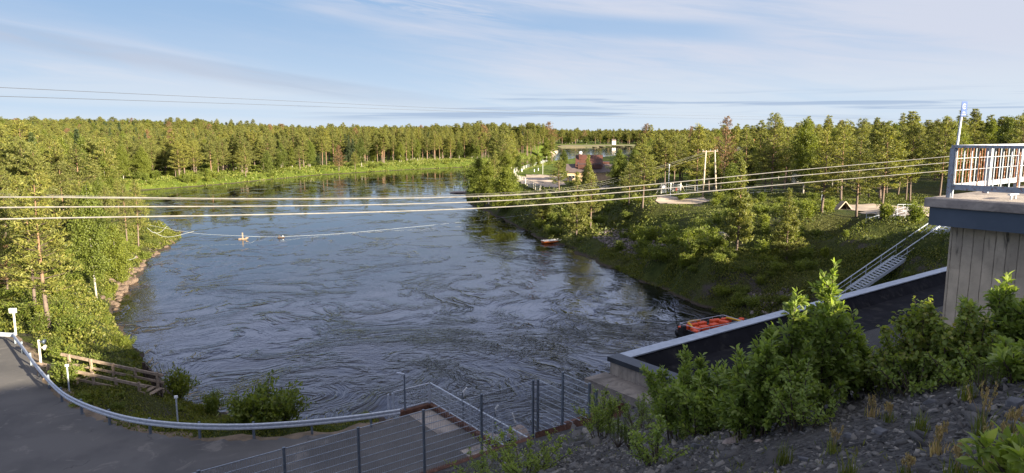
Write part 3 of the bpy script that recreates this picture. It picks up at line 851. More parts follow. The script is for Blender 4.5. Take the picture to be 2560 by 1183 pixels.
def build_mesh_fence():
    t = thing('mesh_fence', 'tall grey steel mesh fence along the rusty wall, stepping up the slope', 'fence', W(16.9, 21.05, 5.6))
    def panel(p0, p1, z0, z1, w0=None):
        w0 = z0 if w0 is None else w0
        mb = MB(); u = p1 - p0; L = u.length
        for i in range(10):
            z = i / 9; r = .011 if 0 < i < 9 else .014
            a = Vector((p0.x, p0.y, z0 + (z1 - z0) * z)); b = Vector((p1.x, p1.y, w0 + (z1 - z0) * z))
            mb.bar(a, b, r * 2, r * 2)
        k = int(L / .075)
        for i in range(k):
            q = p0 + u * ((i + .5) / k); zz = z0 + (w0 - z0) * (i + .5) / k
            mb.bar((q.x, q.y, zz), (q.x, q.y, zz + z1 - z0), .007, .007)
        mb.build('mesh_panel', M['fence'], t)
    def post(p, z0, z1, w=.075):
        mb = MB(); mb.box((p.x, p.y, (z0 + z1) / 2), (w, w, z1 - z0), B_ANG); mb.box((p.x, p.y, z1 + .012), (w + .015, w + .015, .02), B_ANG)
        mb.build('post', M['fence_post'], t)
    for i in range(11):
        s = 16.9 - 2.55 * i
        post(W(s, 21.1), 5.2, 8.08)
        panel(W(s - .06, 21.1), W(s - 2.49, 21.1), 5.62, 8.05)
    post(W(17.06, 20.98), 4.6, 8.12)
    ztop = [8.1, 8.75, 9.3]
    for i in range(2):
        d1 = 20.95 - i * 1.5; d0 = d1 - 1.5
        zb = emb_z(d1) + .35
        panel(W(17.06, d1 - .05), W(17.06, d0 + .05), zb, [8.1, 8.8][i], zb)
        post(W(17.06, d0), emb_z(d0) - .4, [8.85, 8.85][i])
    post(W(17.06, 17.6), emb_z(17.6) - .5, 8.7, .1)
build_mesh_fence()
def build_quay():
    t = thing('concrete_quay', 'concrete quay slab at the end of the asphalt lot beside the water', 'quay', W(17, 26, 3.5))
    mb = MB(); mb.prism([W(*q).xy[:] for q in ((17.9, 20.9), (17.9, 31.1), (16.0, 31.1), (13.2, 27.8), (11.5, 27), (11.5, 20.9))], -2.5, 3.5)
    mb.build('block', M['quay'], t)
    mb = MB(); mb.sdbox(16.3, 17.55, 27.6, 30.8, 3.507, 3.53); mb.sdbox(16.2, 17.55, 22.2, 25.6, 3.507, 3.532); mb.build('paving_slab', M['slab'], t)
    mb = MB(); mb.sdbox(17.65, 17.92, 21.1, 31.12, 3.507, 3.72); mb.sdbox(15.9, 17.645, 30.85, 31.12, 3.507, 3.72); mb.build('kerb', M['rust_wall'], t)
build_quay()
def build_quay_railing():
    t = thing('quay_railing', 'galvanised steel railing with mesh infill round the quay corner', 'railing', W(17.8, 31, 3.7))
    def run(p0, p1, nposts):
        z0, z1 = 3.72, 4.85
        mb = MB(); mb.tube([p0 + Vector((0, 0, z1)), p1 + Vector((0, 0, z1))], .035, 8); mb.build('handrail', M['galv'], t)
        mb = MB(); mb.tube([p0 + Vector((0, 0, z0 + .12)), p1 + Vector((0, 0, z0 + .12))], .03, 8); mb.build('bottom_rail', M['galv'], t)
        for i in range(nposts + 1):
            p = p0.lerp(p1, i / nposts); mb = MB(); mb.bar(p + Vector((0, 0, z0)), p + Vector((0, 0, z1)), .06, .06); mb.build('post', M['galv'], t)
        mb = MB(); L = (p1 - p0).length; k = int(L / .13)
        for i in range(k):
            p = p0.lerp(p1, (i + .5) / k); mb.bar(p + Vector((0, 0, z0 + .12)), p + Vector((0, 0, z1)), .012, .012)
        for i in range(1, 4):
            z = z0 + .12 + i * .24; mb.bar(p0 + Vector((0, 0, z)), p1 + Vector((0, 0, z)), .01, .01)
        mb.build('mesh_infill', M['galv'], t)
    run(W(17.78, 31.0), W(17.78, 21.4), 5)
    run(W(17.7, 31.0), W(15.6, 31.0), 1)
    for s in (15.55, 15.3):
        mb = MB(); mb.bar(W(s, 31.0, 3.4), W(s, 31.0, 4.8), .09, .09); mb.build('end_post', M['galv'], t)
build_quay_railing()

# ------------------------------------------------------------------ guardrail round the lot
def spline(pts, k=10):
    out = []; n = len(pts)
    for i in range(n - 1):
        p0, p1, p2, p3 = pts[max(i - 1, 0)], pts[i], pts[i + 1], pts[min(i + 2, n - 1)]
        for j in range(k):
            t = j / k
            out.append(.5 * ((2 * p1) + (p2 - p0) * t + (2 * p0 - 5 * p1 + 4 * p2 - p3) * t * t + (3 * p1 - p0 - 3 * p2 + p3) * t ** 3))
    out.append(pts[-1]); return out
def build_guardrail():
    px = [(-60, 836), (0, 836), (34, 838), (60, 872), (100, 925), (150, 978), (200, 1008), (270, 1034), (340, 1051), (430, 1062), (520, 1066.5), (620, 1066.5), (720, 1061), (800, 1054), (900, 1043), (1000, 1029)]
    pts = [P(x, y, 4.12) for x, y in px]
    t = thing('guardrail', 'galvanised steel crash barrier curving round the edge of the asphalt lot', 'guardrail', P(300, 1041, 3.5))
    path = spline(pts[2:], 8); path = pts[:2] + path
    prof = [(.0, -.16), (.05, -.12), (.05, -.06), (.0, -.02), (.0, .02), (.05, .06), (.05, .12), (.0, .16)]
    vs, fs = [], []
    for i, p in enumerate(path):
        d = (path[min(i + 1, len(path) - 1)] - path[max(i - 1, 0)]); d.z = 0; d.normalize()
        n = Vector((d.y, -d.x, 0))
        for o, z in prof: vs.append(p + n * (o + .02) + Vector((0, 0, z)))
        for o, z in reversed(prof): vs.append(p + n * (o + .013) + Vector((0, 0, z)))
    k = len(prof) * 2
    for i in range(len(path) - 1):
        for j in range(k):
            a, b = i * k + j, i * k + (j + 1) % k; fs.append((a, b, b + k, a + k))
    mb = MB(); mb.add(vs, fs); mb.build('beam', M['galv'], t)
    L = 0; last = -9
    for i in range(len(path) - 1):
        if i: L += (path[i] - path[i - 1]).length
        if L - last > 2.6:
            last = L; d = (path[i + 1] - path[i]); n = Vector((d.y, -d.x, 0)).normalized(); p = path[i] - n * .05
            mb = MB(); mb.box(p + Vector((0, 0, -.3)), (.1, .1, 1.0), math.atan2(d.y, d.x)); mb.build('post', M['fence_post'], t)
build_guardrail()

# ------------------------------------------------------------------ posts, lamps and boxes round the lot
def lamp_rod(px_top, px_foot, z_foot, arm, label, arm_mat='white'):
    f = P(*px_foot, z_foot); tp = Q(*px_top, f.y)
    t = thing('arm_post', label, 'post', f, 'thin posts with bent arms at the quay')
    mb = MB(); mb.tube([f, Vector((f.x, f.y, tp.z))], .045, 8); mb.build('pole', M['fence_post'], t)
    mb = MB(); k = f.y / FPX
    a = Vector((f.x, f.y, tp.z)); e = a + Vector((arm[0] * k, 0, arm[1] * k))
    b = Vector((f.x, f.y, tp.z - arm[2] * k))
    mb.bar(a, e, .1, .07); mb.bar(b, a.lerp(e, .5), .07, .06); mb.build('arm', M[arm_mat], t)
lamp_rod((1011, 936), (1013, 1036), 3.5, (-20, 4, 18), 'thin post with an arm bent left behind the quay corner', 'galv')
lamp_rod((1161, 981), (1158, 1060), 1.5, (10, 13, 14), 'thin post with white arm bent right, beside the quay railing')
lamp_rod((1240, 1023), (1238, 1085), 1.0, (8, 11, 15), 'short post with white arm bent right, between fence and quay railing')
def slant_rod():
    f = P(1288, 1080, .3); t = thing('arm_post', 'short post with white rod slanting left, nearest the fence corner', 'post', f, 'thin posts with bent arms at the quay')
    k = f.y / FPX
    mb = MB(); mb.tube([f, f + Vector((0, 0, 25 * k))], .04, 8); mb.build('pole', M['fence_post'], t)
    mb = MB(); mb.bar(f + Vector((0, 0, 25 * k)), f + Vector((-7 * k, 0, 52 * k)), .09, .08); mb.build('arm', M['white'], t)
slant_rod()
def sign_box():
    f = G(40, 838); top = Q(37, 770, f.y)
    t = thing('box_sign', 'white box sign on a pale post behind the guardrail corner', 'sign', f)
    mb = MB(); mb.box((f.x, f.y, (f.z + top.z) / 2 - .2), (.09, .09, top.z - f.z - .2)); mb.build('post', M['cream'], t)
    mb = MB(); mb.box((f.x - .03, f.y - .02, top.z - .2), (.44, .22, .34)); mb.build('box', M['white'], t, bevel=.015)
    mb = MB(); mb.box((f.x - .03, f.y - .149, top.z - .12), (.1, .006, .05)); mb.build('marking', M['fascia'], t)
sign_box()
def horn_post():
    f = G(103, 915); top = Q(99, 850, f.y)
    t = thing('loudspeaker_post', 'pale post with two horn loudspeakers behind the guardrail', 'post', f)
    mb = MB(); mb.box((f.x, f.y, (f.z + top.z) / 2), (.085, .085, top.z - f.z)); mb.build('pole', M['cream'], t)
    for dz, m in ((-.12, 'fascia'), (-.5, 'cream')):
        c = Vector((f.x, f.y, top.z + dz))
        mb = MB(); mb.tube([c + Vector((.04, 0, 0)), c + Vector((.2, -.02, 0)), c + Vector((.34, -.05, .02)), c + Vector((.42, -.06, .02))], [.05, .06, .12, .17], 12)
        mb.build('horn', M[m], t, smooth=True)
horn_post()
for (a, b, lab) in (((174, 985), (174, 915), 'short grey marker post in the bushes beside the timber steps'), ((445, 1062), (446, 994), 'short grey marker post with pale cap behind the middle of the guardrail')):
    f = P(*a, 3.3); tp = Q(*b, f.y)
    t = thing('marker_post', lab, 'post', f, 'short marker posts behind the guardrail')
    mb = MB(); mb.tube([f, Vector((f.x, f.y, tp.z))], .04, 8); mb.build('pole', M['galv'], t)
    mb = MB(); mb.box((f.x, f.y, tp.z + .03), (.16, .1, .12)); mb.build('cap', M['white'], t)

# ------------------------------------------------------------------ timber steps to the water
def build_steps():
    a = G(136, 938, .1); b = G(388, 990, .1)
    t = thing('timber_steps', 'weathered timber steps with rails running down to the water', 'steps', a)
    d = b - a; L = d.length; n = Vector((-d.y, d.x, 0)).normalized() * .85
    for sg in (-1, 1):
        mb = MB(); mb.bar(a + n * sg, b + n * sg, .08, .3); mb.build('stringer', M['wood_grey'], t)
        up = Vector((0, 0, 1))
        mb = MB(); mb.bar(a + n * sg * 1.05 + up * 1.0 - d * .03, b + n * sg * 1.05 + up * .95, .1, .16); mb.build('handrail', M['wood_grey'], t)
        mb = MB(); mb.bar(a + n * sg * 1.05 + up * .5, b + n * sg * 1.05 + up * .5, .06, .14); mb.build('middle_rail', M['wood_grey'], t)
        for i in range(5):
            p = a.lerp(b, (i + .25) / 4.5) + n * sg
            mb = MB(); mb.box(p + up * .35, (.12, .12, 1.5), math.atan2(d.y, d.x)); mb.build('post', M['wood_grey'], t)
    for i in range(15):
        p = a.lerp(b, (i + .5) / 15); mb = MB(); mb.box(p + Vector((0, 0, .12)), (.3, 1.6, .05), math.atan2(d.y, d.x)); mb.build('tread', M['wood_grey'], t)
    q0, q1 = G(362, 945), G(404, 996)
    t2 = thing('timber_barrier', 'dark timber barrier of posts and rails at the water end of the steps', 'barrier', q0)
    for i in range(6):
        p = q0.lerp(q1, i / 5); mb = MB(); mb.box(p + Vector((0, 0, -.1)), (.16, .16, 2.4)); mb.build('post', M['wood_dark'], t2)
    for z in (.95, .5, .05, -.4):
        mb = MB(); mb.bar(q0 + Vector((.1, 0, z)), q1 + Vector((.1, 0, z)), .06, .2); mb.build('rail', M['wood_dark'], t2)
build_steps()
# ------------------------------------------------------------------ trees
def pine_proto(seed, H=11.0, clear=.3, wide=1.0, dens=1.0, brown=False, clump=1.0, whorls=17, cone=False):
    """Scots pine: tapered trunk, tiers of limbs, needle tufts along the outer half of every limb"""
    rng = np.random.default_rng(seed)
    tr = MB(); n = 9
    bend = rng.normal(size=2) * .12
    pts = [Vector((bend[0] * math.sin(i / n * 3), bend[1] * math.sin(i / n * 2.5), -.5 + (H + .2) * i / n)) for i in range(n + 1)]
    rad = [.17 * (1 - .9 * (i / n)) * (H / 11) ** .8 for i in range(n + 1)]
    tr.tube(pts, rad, 8)
    C, A = [], []
    def at(z):
        t = min(max((z + .5) / (H + .2) * n, 0), n - .001); i = int(t); return pts[i].lerp(pts[i + 1], t - i)
    zs = np.linspace(clear * H, H * .97, whorls)
    for wi, z in enumerate(zs):
        q = (z / H - clear) / (1 - clear)
        L0 = wide * H * ((.27 * (1 - q) ** 1.15 + .012) if cone else (.26 * (1 - q) ** .75 + .03)) * (1.0 if q > .12 else .7 + 2.4 * q)
        nb = rng.integers(4, 7) if q < .85 else 4
        a0 = rng.uniform(0, 6.28)
        for b in range(nb):
            if rng.random() < .1 + .18 * (q < .12): continue
            az = a0 + 6.283 * b / nb + rng.normal() * .3
            L = L0 * rng.uniform(.62, 1.15); rise = rng.uniform(.02, .3) + .55 * q
            p0 = at(z + rng.normal() * .12); d = Vector((math.cos(az), math.sin(az), rise)).normalized()
            p1 = p0 + d * L * .55; p2 = p0 + d * L + Vector((0, 0, L * .1))
            tr.cur = 1; tr.tube([p0, p1, p2], [.03 * (L / 2 + .3), .022 * (L / 2 + .3), .006], 4, False)
            m = max(4, int(L * 8 * dens))
            for k in range(m):
                t = rng.uniform(.28, 1.04) ** .8
                c = p0.lerp(p2, t)
                side = Vector((-d.y, d.x, 0)) * rng.normal() * L * .2 * (1.15 - .5 * t)
                c = c + side + Vector((0, 0, rng.normal() * .1 + .08))
                for _ in range(7):
                    ax = np.array([d.x, d.y, .5]) * .7 + rng.normal(size=3) * .8
                    C.append(np.array(c) + rng.normal(size=3) * (.13, .13, .07)); A.append(ax)
        if q < .3:                                                        # bare dead snags under the crown
            az = rng.uniform(0, 6.28); zz = clear * H * rng.uniform(.45, .98); p0 = at(zz)
            tr.tube([p0, p0 + Vector((math.cos(az), math.sin(az), -.1)) * rng.uniform(.5, 1.4)], [.02, .005], 3, False)
    C = np.array(C); A = np.array(A)
    L = rng.uniform(.2, .38, len(C)) * clump
    V, F = leaf_quads(C, A, L, L * .27, rng, .1)
    return tr, V, F
def birch_proto(seed, H=11.0, wide=1.0, dens=1.0, clear=.18, leaf=.2):
    rng = np.random.default_rng(seed)
    tr = MB(); n = 8
    bend = rng.normal(size=2) * .25
    pts = [Vector((bend[0] * math.sin(i / n * 2.4), bend[1] * math.sin(i / n * 3), -.5 + (H + .1) * i / n)) for i in range(n + 1)]
    tr.tube(pts, [.13 * (1 - .92 * i / n) * (H / 11) ** .8 for i in range(n + 1)], 8)
    def at(z):
        t = min(max((z + .5) / (H + .1) * n, 0), n - .001); i = int(t); return pts[i].lerp(pts[i + 1], t - i)
    C, A = [], []
    nb = int(46 * dens)
    for b in range(nb):
        q = (b + rng.random()) / nb; z = H * (clear + (1 - clear) * q * .97)
        L = wide * H * .2 * (math.sin(math.pi * min(1, .22 + q * .8)) ** .8 + .08) * rng.uniform(.6, 1.2)
        az = rng.uniform(0, 6.283); d = Vector((math.cos(az), math.sin(az), rng.uniform(.35, 1.0))).normalized()
        p0 = at(z - L * .3); p1 = p0 + d * L * .6; p2 = p1 + Vector((d.x, d.y, -.1)) * L * .5
        tr.cur = 1; tr.tube([p0, p1, p2], [.02 * (L + .3), .012, .004], 3, False)
        m = int(11 * L * dens) + 4
        for k in range(m):
            t = rng.uniform(.2, 1.0); c = p0.lerp(p1, t / .55) if t < .55 else p1.lerp(p2, (t - .55) / .45)
            c = np.array(c) + rng.normal(size=3) * (.22, .22, .16) * (.5 + L * .4)
            for _ in range(8):
                C.append(c + rng.normal(size=3) * (.18, .18, .22) - np.array((0, 0, .12))); A.append(rng.normal(size=3) + np.array((d.x * .5, d.y * .5, -.6)))
    C = np.array(C); A = np.array(A); L = rng.uniform(.7, 1.3, len(C)) * leaf
    V, F = leaf_quads(C, A, L, L * .62, rng, .1)
    return tr, V, F
def spruce_proto(seed, H=14.0):
    rng = np.random.default_rng(seed)
    tr = MB(); tr.tube([Vector((0, 0, -.5)), Vector((0, 0, H * .5)), Vector((0, 0, H))], [.18, .1, .01], 7)
    C, A = [], []
    for z in np.linspace(.06 * H, H * .98, 34):
        q = z / H; L0 = H * .17 * (1 - q) ** .9 + .12
        for b in range(7):
            az = rng.uniform(0, 6.283); L = L0 * rng.uniform(.6, 1.15); d = Vector((math.cos(az), math.sin(az), -.3 + .5 * q))
            for k in range(max(3, int(L * 6))):
                t = rng.uniform(.15, 1.05)
                for _ in range(3):
                    C.append(np.array(Vector((0, 0, z)) + d * L * t) + rng.normal(size=3) * .12); A.append(np.array([d.x, d.y, -.4]) + rng.normal(size=3) * .5)
    C = np.array(C); A = np.array(A); L = rng.uniform(.3, .5, len(C)); V, F = leaf_quads(C, A, L, L * .4, rng, .1)
    return tr, V, F

PROTO = {}
def reg(kind, key, H, data, bark, leaf):
    tr, V, F = data
    tm = tr.mesh(kind + '_trunk', [M[bark], M['stem']], smooth=True); cm = npmesh(kind + '_crown', V, F, M[leaf])
    tv = np.array([tuple(p) for p in tr.v]); tf = [f for f in tr.f]
    PROTO.setdefault(key, []).append(dict(H=H, trunk=tm, crown=cm, data=(tr, V, F), mats=(M[bark], M['stem'], M[leaf])))
for i in range(6):
    reg('pine', 'pine', 11.0, pine_proto(100 + i, 11, .24 + .05 * (i % 3), .86 + .12 * (i % 3), 1.0), 'pine_bark', 'pine')
for i in range(3):
    reg('pine', 'tallpine', 17.0, pine_proto(120 + i, 17, .34 + .07 * i, .66, .8, clump=1.5, whorls=17), 'pine_bark', 'pine')
for i in range(2):
    reg('pine', 'youngpine', 8.0, pine_proto(130 + i, 8, .1, 1.0, 2.0, whorls=17, cone=True), 'pine_bark', 'pine')
reg('pine', 'deadpine', 11.0, pine_proto(140, 11, .2, .9, .55), 'pine_bark', 'pine_brown')
for i in range(4):
    reg('birch', 'birch', 11.0, birch_proto(200 + i, 11, .85 + .12 * i, 1.5, leaf=.19), 'birch_bark', 'birch')
for i in range(2):
    reg('birch', 'bushbirch', 8.0, birch_proto(220 + i, 8, 1.3, 1.35, 0.04, .19), 'birch_bark', 'birch')
for i in range(2):
    reg('spruce', 'spruce', 14.0, spruce_proto(240 + i), 'stem', 'spruce')
NAMES = {'pine': 'pine_tree', 'tallpine': 'pine_tree', 'youngpine': 'pine_tree', 'deadpine': 'pine_tree', 'birch': 'birch_tree', 'bushbirch': 'birch_tree', 'spruce': 'spruce_tree'}
NTREE = [0]
def tree(key, p, H, label, group=None, wide=1.0, var=None):
    pr = PROTO[key]; d = pr[(NTREE[0] if var is None else var) % len(pr)]; NTREE[0] += 1
    sc = H / d['H']
    t = thing(NAMES[key], label, 'tree', p, group, random.uniform(0, 6.28))
    t.scale = (sc * wide, sc * wide, sc)
    obj('trunk', d['trunk'], t); obj('crown', d['crown'], t)
    return t
def tree_px(key, base, top_y, label, group=None, wide=1.0, off=0.0, var=None):
    """a tree by the photo pixel of its foot and the height of its top"""
    p = G(base[0], base[1]); H = Q(base[0], top_y, p.y).z - p.z
    PLANTED.append((p.x, p.y))
    return tree(key, p, H, label, group, wide, var)
PLANTED = []

# the trees one can pick out, left bank first
LB = 'trees on the left bank above the lot'
for key, b, ty, w, lab in [
    ('pine', (123, 822), 440, 1.05, 'tall pine with bare orange trunk, foremost on the left bank behind the box sign'),
    ('pine', (87, 768), 468, .9, 'pine with reddish trunk just behind the foremost left bank pine'),
    ('pine', (-18, 760), 430, 1.0, 'pine cut by the left picture edge above the lot'),
    ('deadpine', (18, 735), 590, 1.2, 'brownish half dead pine with bare snags at the left picture edge'),
    ('birch', (241, 738), 452, .8, 'tall birch with slender white trunk at the rocky left shore'),
    ('birch', (268, 690), 500, .9, 'white stemmed birch just behind the tall shore birch'),
    ('bushbirch', (296, 712), 560, .9, 'bushy drooping birch overhanging the left shore rocks'),
    ('pine', (346, 618), 452, .8, 'pine with light trunk at the tip of the left bank point'),
    ('pine', (278, 640), 470, .8, 'pine standing behind the two white birches'),
    ('pine', (318, 610), 462, .8, 'pine between the birches and the point pine'),
    ('pine', (150, 690), 470, .9, 'pine right behind the foremost orange trunked pine'),
    ('pine', (205, 640), 455, .9, 'pine left of the tall shore birch, in the middle of the stand'),
    ('pine', (60, 660), 440, 1.0, 'broad pine in the left bank stand beside the picture edge'),
    ('pine', (120, 610), 430, 1.0, 'pine in the middle row of the left bank stand, above the power cables'),
    ('pine', (15, 610), 420, 1.0, 'tall pine at the picture edge above the power cables'),
    ('youngpine', (225, 575), 455, 1.1, 'short pine beyond the shore birch, top just above the cables'),
    ('birch', (255, 560), 440, 1.0, 'light green birch behind the point, above the cables'),
    ('bushbirch', (160, 555), 450, 1.0, 'rounded birch at the back of the left bank stand'),
    ('bushbirch', (70, 548), 445, 1.1, 'rounded light green birch at the far end of the left stand by the picture edge'),
    ('pine', (300, 560), 452, 1.0, 'pine at the back of the point, beside the bay'),
    ('pine', (345, 556), 470, .9, 'small pine at the bay side of the left bank point')]:
    tree_px(key, b, ty, lab, LB, w)
# beyond the bay and along the far bank
for key, b, ty, w, lab in [
    ('pine', (167, 449), 363, 1.0, 'pine with glowing orange trunk beyond the bay'),
    ('pine', (108, 456), 372, 1.2, 'dense dark pine left of the orange trunked pine beyond the bay'),
    ('birch', (218, 447), 388, 1.2, 'leafy birch with white stem right of the orange trunked pine'),
    ('birch', (238, 446), 384, 1.2, 'second white stemmed birch right of the orange trunked pine'),
    ('birch', (268, 446), 386, .9, 'slim young birch left of the tall far bank birches'),
    ('birch', (287, 443), 362, .9, 'tall birch of a pair with forked white stems across the bay'),
    ('birch', (309, 450), 360, 1.0, 'tallest birch across the bay, with forked white trunk'),
    ('deadpine', (373, 432), 376, 1.4, 'reddish brown dead pine among green trees across the river'),
    ('pine', (404, 434), 374, 1.1, 'pine right of the reddish dead pine'),
    ('birch', (470, 432), 392, .9, 'short slim birch at the far bank edge left of the narrow dark birch'),
    ('birch', (532, 438), 372, .8, 'narrow dark green birch standing alone at the far bank'),
    ('deadpine', (556, 428), 380, 1.0, 'brownish thin pine behind the narrow birch'),
    ('pine', (614, 442), 372, 1.2, 'broad pine out on the far meadow left of the bright birch'),
    ('bushbirch', (670, 433), 376, 1.0, 'bright green cone shaped birch alone on the far meadow'),
    ('pine', (750, 424), 366, 1.3, 'pine on the meadow right of the bright cone shaped birch'),
    ('deadpine', (847, 428), 364, 1.2, 'thin pine with pale trunk foremost on the far meadow'),
    ('pine', (888, 424), 380, 1.3, 'low broad pine on the meadow right of the pale trunked pine'),
    ('birch', (905, 418), 345, 1.1, 'tall light green birch rising in the far bank row'),
    ('birch', (1100, 398), 350, 1.3, 'light birch near the right end of the far bank row'),
    ('birch', (1148, 398), 352, 1.3, 'light birch beside the peninsula in the far bank row'),
    ('birch', (1180, 396), 358, 1.8, 'bright broad birch at the far meadow edge behind the peninsula'),
    ('birch', (1367, 400), 343, 1.4, 'tall birch at the river bend left of the brown roof')]:
    tree_px(key, b, ty, lab, 'trees along the far bank', w)
# the right bank and the peninsula
for key, b, ty, w, lab in [
    ('birch', (1196, 500), 392, 1.5, 'leafy birch foremost on the peninsula tip'),
    ('birch', (1222, 512), 400, 1.5, 'second leafy birch on the peninsula tip, over the water'),
    ('pine', (1238, 495), 380, 1.0, 'pine rising above the birches of the peninsula'),
    ('bushbirch', (1265, 520), 415, 1.4, 'bushy birch on the right of the peninsula clump'),
    ('bushbirch', (1285, 500), 430, 1.0, 'low birch right behind the peninsula clump'),
    ('birch', (1296, 432), 384, 1.2, 'slim birch outside the white fence corner'),
    ('birch', (1330, 420), 388, 1.1, 'slim birch behind the white fence, left of the tall bend birch'),
    ('birch', (1345, 418), 386, 1.0, 'second slim birch behind the white fence'),
    ('pine', (1398, 478), 396, 1.6, 'dark wide pine left of the brown roofed house'),
    ('birch', (1408, 440), 374, 1.3, 'light birch behind the dark wide pine'),
    ('youngpine', (1355, 555), 470, 1.4, 'dark bushy pine on the right shore under the cables'),
    ('youngpine', (1441, 588), 432, .95, 'pine with straight bare trunk beside the orange boat'),
    ('pine', (1476, 572), 440, 1.1, 'pine right behind the straight trunked pine'),
    ('youngpine', (1470, 500), 388, .9, 'light green pine in front of the brown roofed house'),
    ('birch', (1553, 478), 372, 1.3, 'tall leafy birch right of the brown roofed house'),
    ('pine', (1572, 515), 408, 1.2, 'pine right of the house, behind the cables'),
    ('pine', (1606, 522), 366, 1.1, 'tall pine with pale foot right of the house'),
    ('birch', (1588, 470), 364, 1.2, 'light tree behind the tall pine right of the house'),
    ('youngpine', (1841, 632), 396, .8, 'large layered pine in the middle of the right bank, right of the twin utility poles'),
    ('youngpine', (1966, 655), 474, 1.0, 'bushy young pine at the shadow edge on the right bank'),
    ('pine', (2053, 532), 332, 1.2, 'tall pine by the lamp post, left of three beside the sandy road'),
    ('pine', (2141, 542), 344, 1.15, 'tall pine with bare trunk, middle of three beside the sandy road'),
    ('pine', (2201, 546), 322, 1.2, 'tall forked pine, right of three beside the sandy road'),
    ('bushbirch', (1826, 500), 405, 1.3, 'bright green young birch between the utility poles and the large pine')]:
    tree_px(key, b, ty, lab, 'trees on the right bank', w)

# the woods: single trees for the rows in front, one mass for what lies behind them
def scatter_woods():
    rng = np.random.default_rng(5)
    pts = []
    for r0, r1, sp in ((55, 330, 5.6), (330, 780, 7.2), (780, 1250, 12.5), (1200, 2600, 26.0)):
        a = R(43); n = int((r1 ** 2 - r0 ** 2) * a / sp ** 2)
        rr = np.sqrt(rng.uniform(r0 ** 2, r1 ** 2, n)); az = rng.uniform(-a, a, n)
        pts.append(np.stack([rr * np.sin(az), rr * np.cos(az)], 1))
    pts = np.concatenate(pts)
    X, Y = pts[:, 0], pts[:, 1]; Z = ground_z(X, Y); d = river_d(X, Y); px, py = pix(X, Y, Z); r = np.hypot(X, Y)
    ok = (d > 5)
    right = (px > 1160) & (r < 460) & (X > -25)
    # open right bank: everything nearer than the tree line stays clear
    line = np.interp(px, [1160, 1290, 1420, 1560, 1620, 1720, 1900, 2030, 2200, 2560, 2700], [470, 440, 400, 462, 482, 484, 496, 508, 512, 516, 516])
    ok &= ~(right & (py > line))
    ok &= ~((px > 1280) & (px < 1560) & (py > 398) & (py < 520) & (r < 420))
    left_near = (px < 420) & (r < 160)
    ok &= ~(left_near & (py > 575))
    # meadow strip on the far bank
    strip = np.interp(px, [300, 500, 700, 1000, 1160, 1200, 1260, 1400], [6, 10, 14, 24, 30, 14, 4, 3])
    ok &= ~((Y > 200) & (X < 60) & (px > 330) & (px < 1420) & (d < strip))
    ok &= ~((Y > 200) & (px < 330) & (d < 7))
    ok &= ~((px > 1380) & (px < 1660) & (Y > 600) & (py > 360.5))
    ok &= ~((px > 1385) & (px < 1600) & (py > 373) & (r > 200))
    ok &= ~((px > 2085) & (py > 508) & (r < 120))
    ok &= ~((px > 1560) & (r < 330) & (rng.random(len(px)) < .42))
    for qx, qy in PLANTED:
        ok &= (X - qx) ** 2 + (Y - qy) ** 2 > 6
    return pts[ok], Z[ok], r[ok], px[ok], d[ok]
WP, WZ, WR, WPX, WD = scatter_woods()
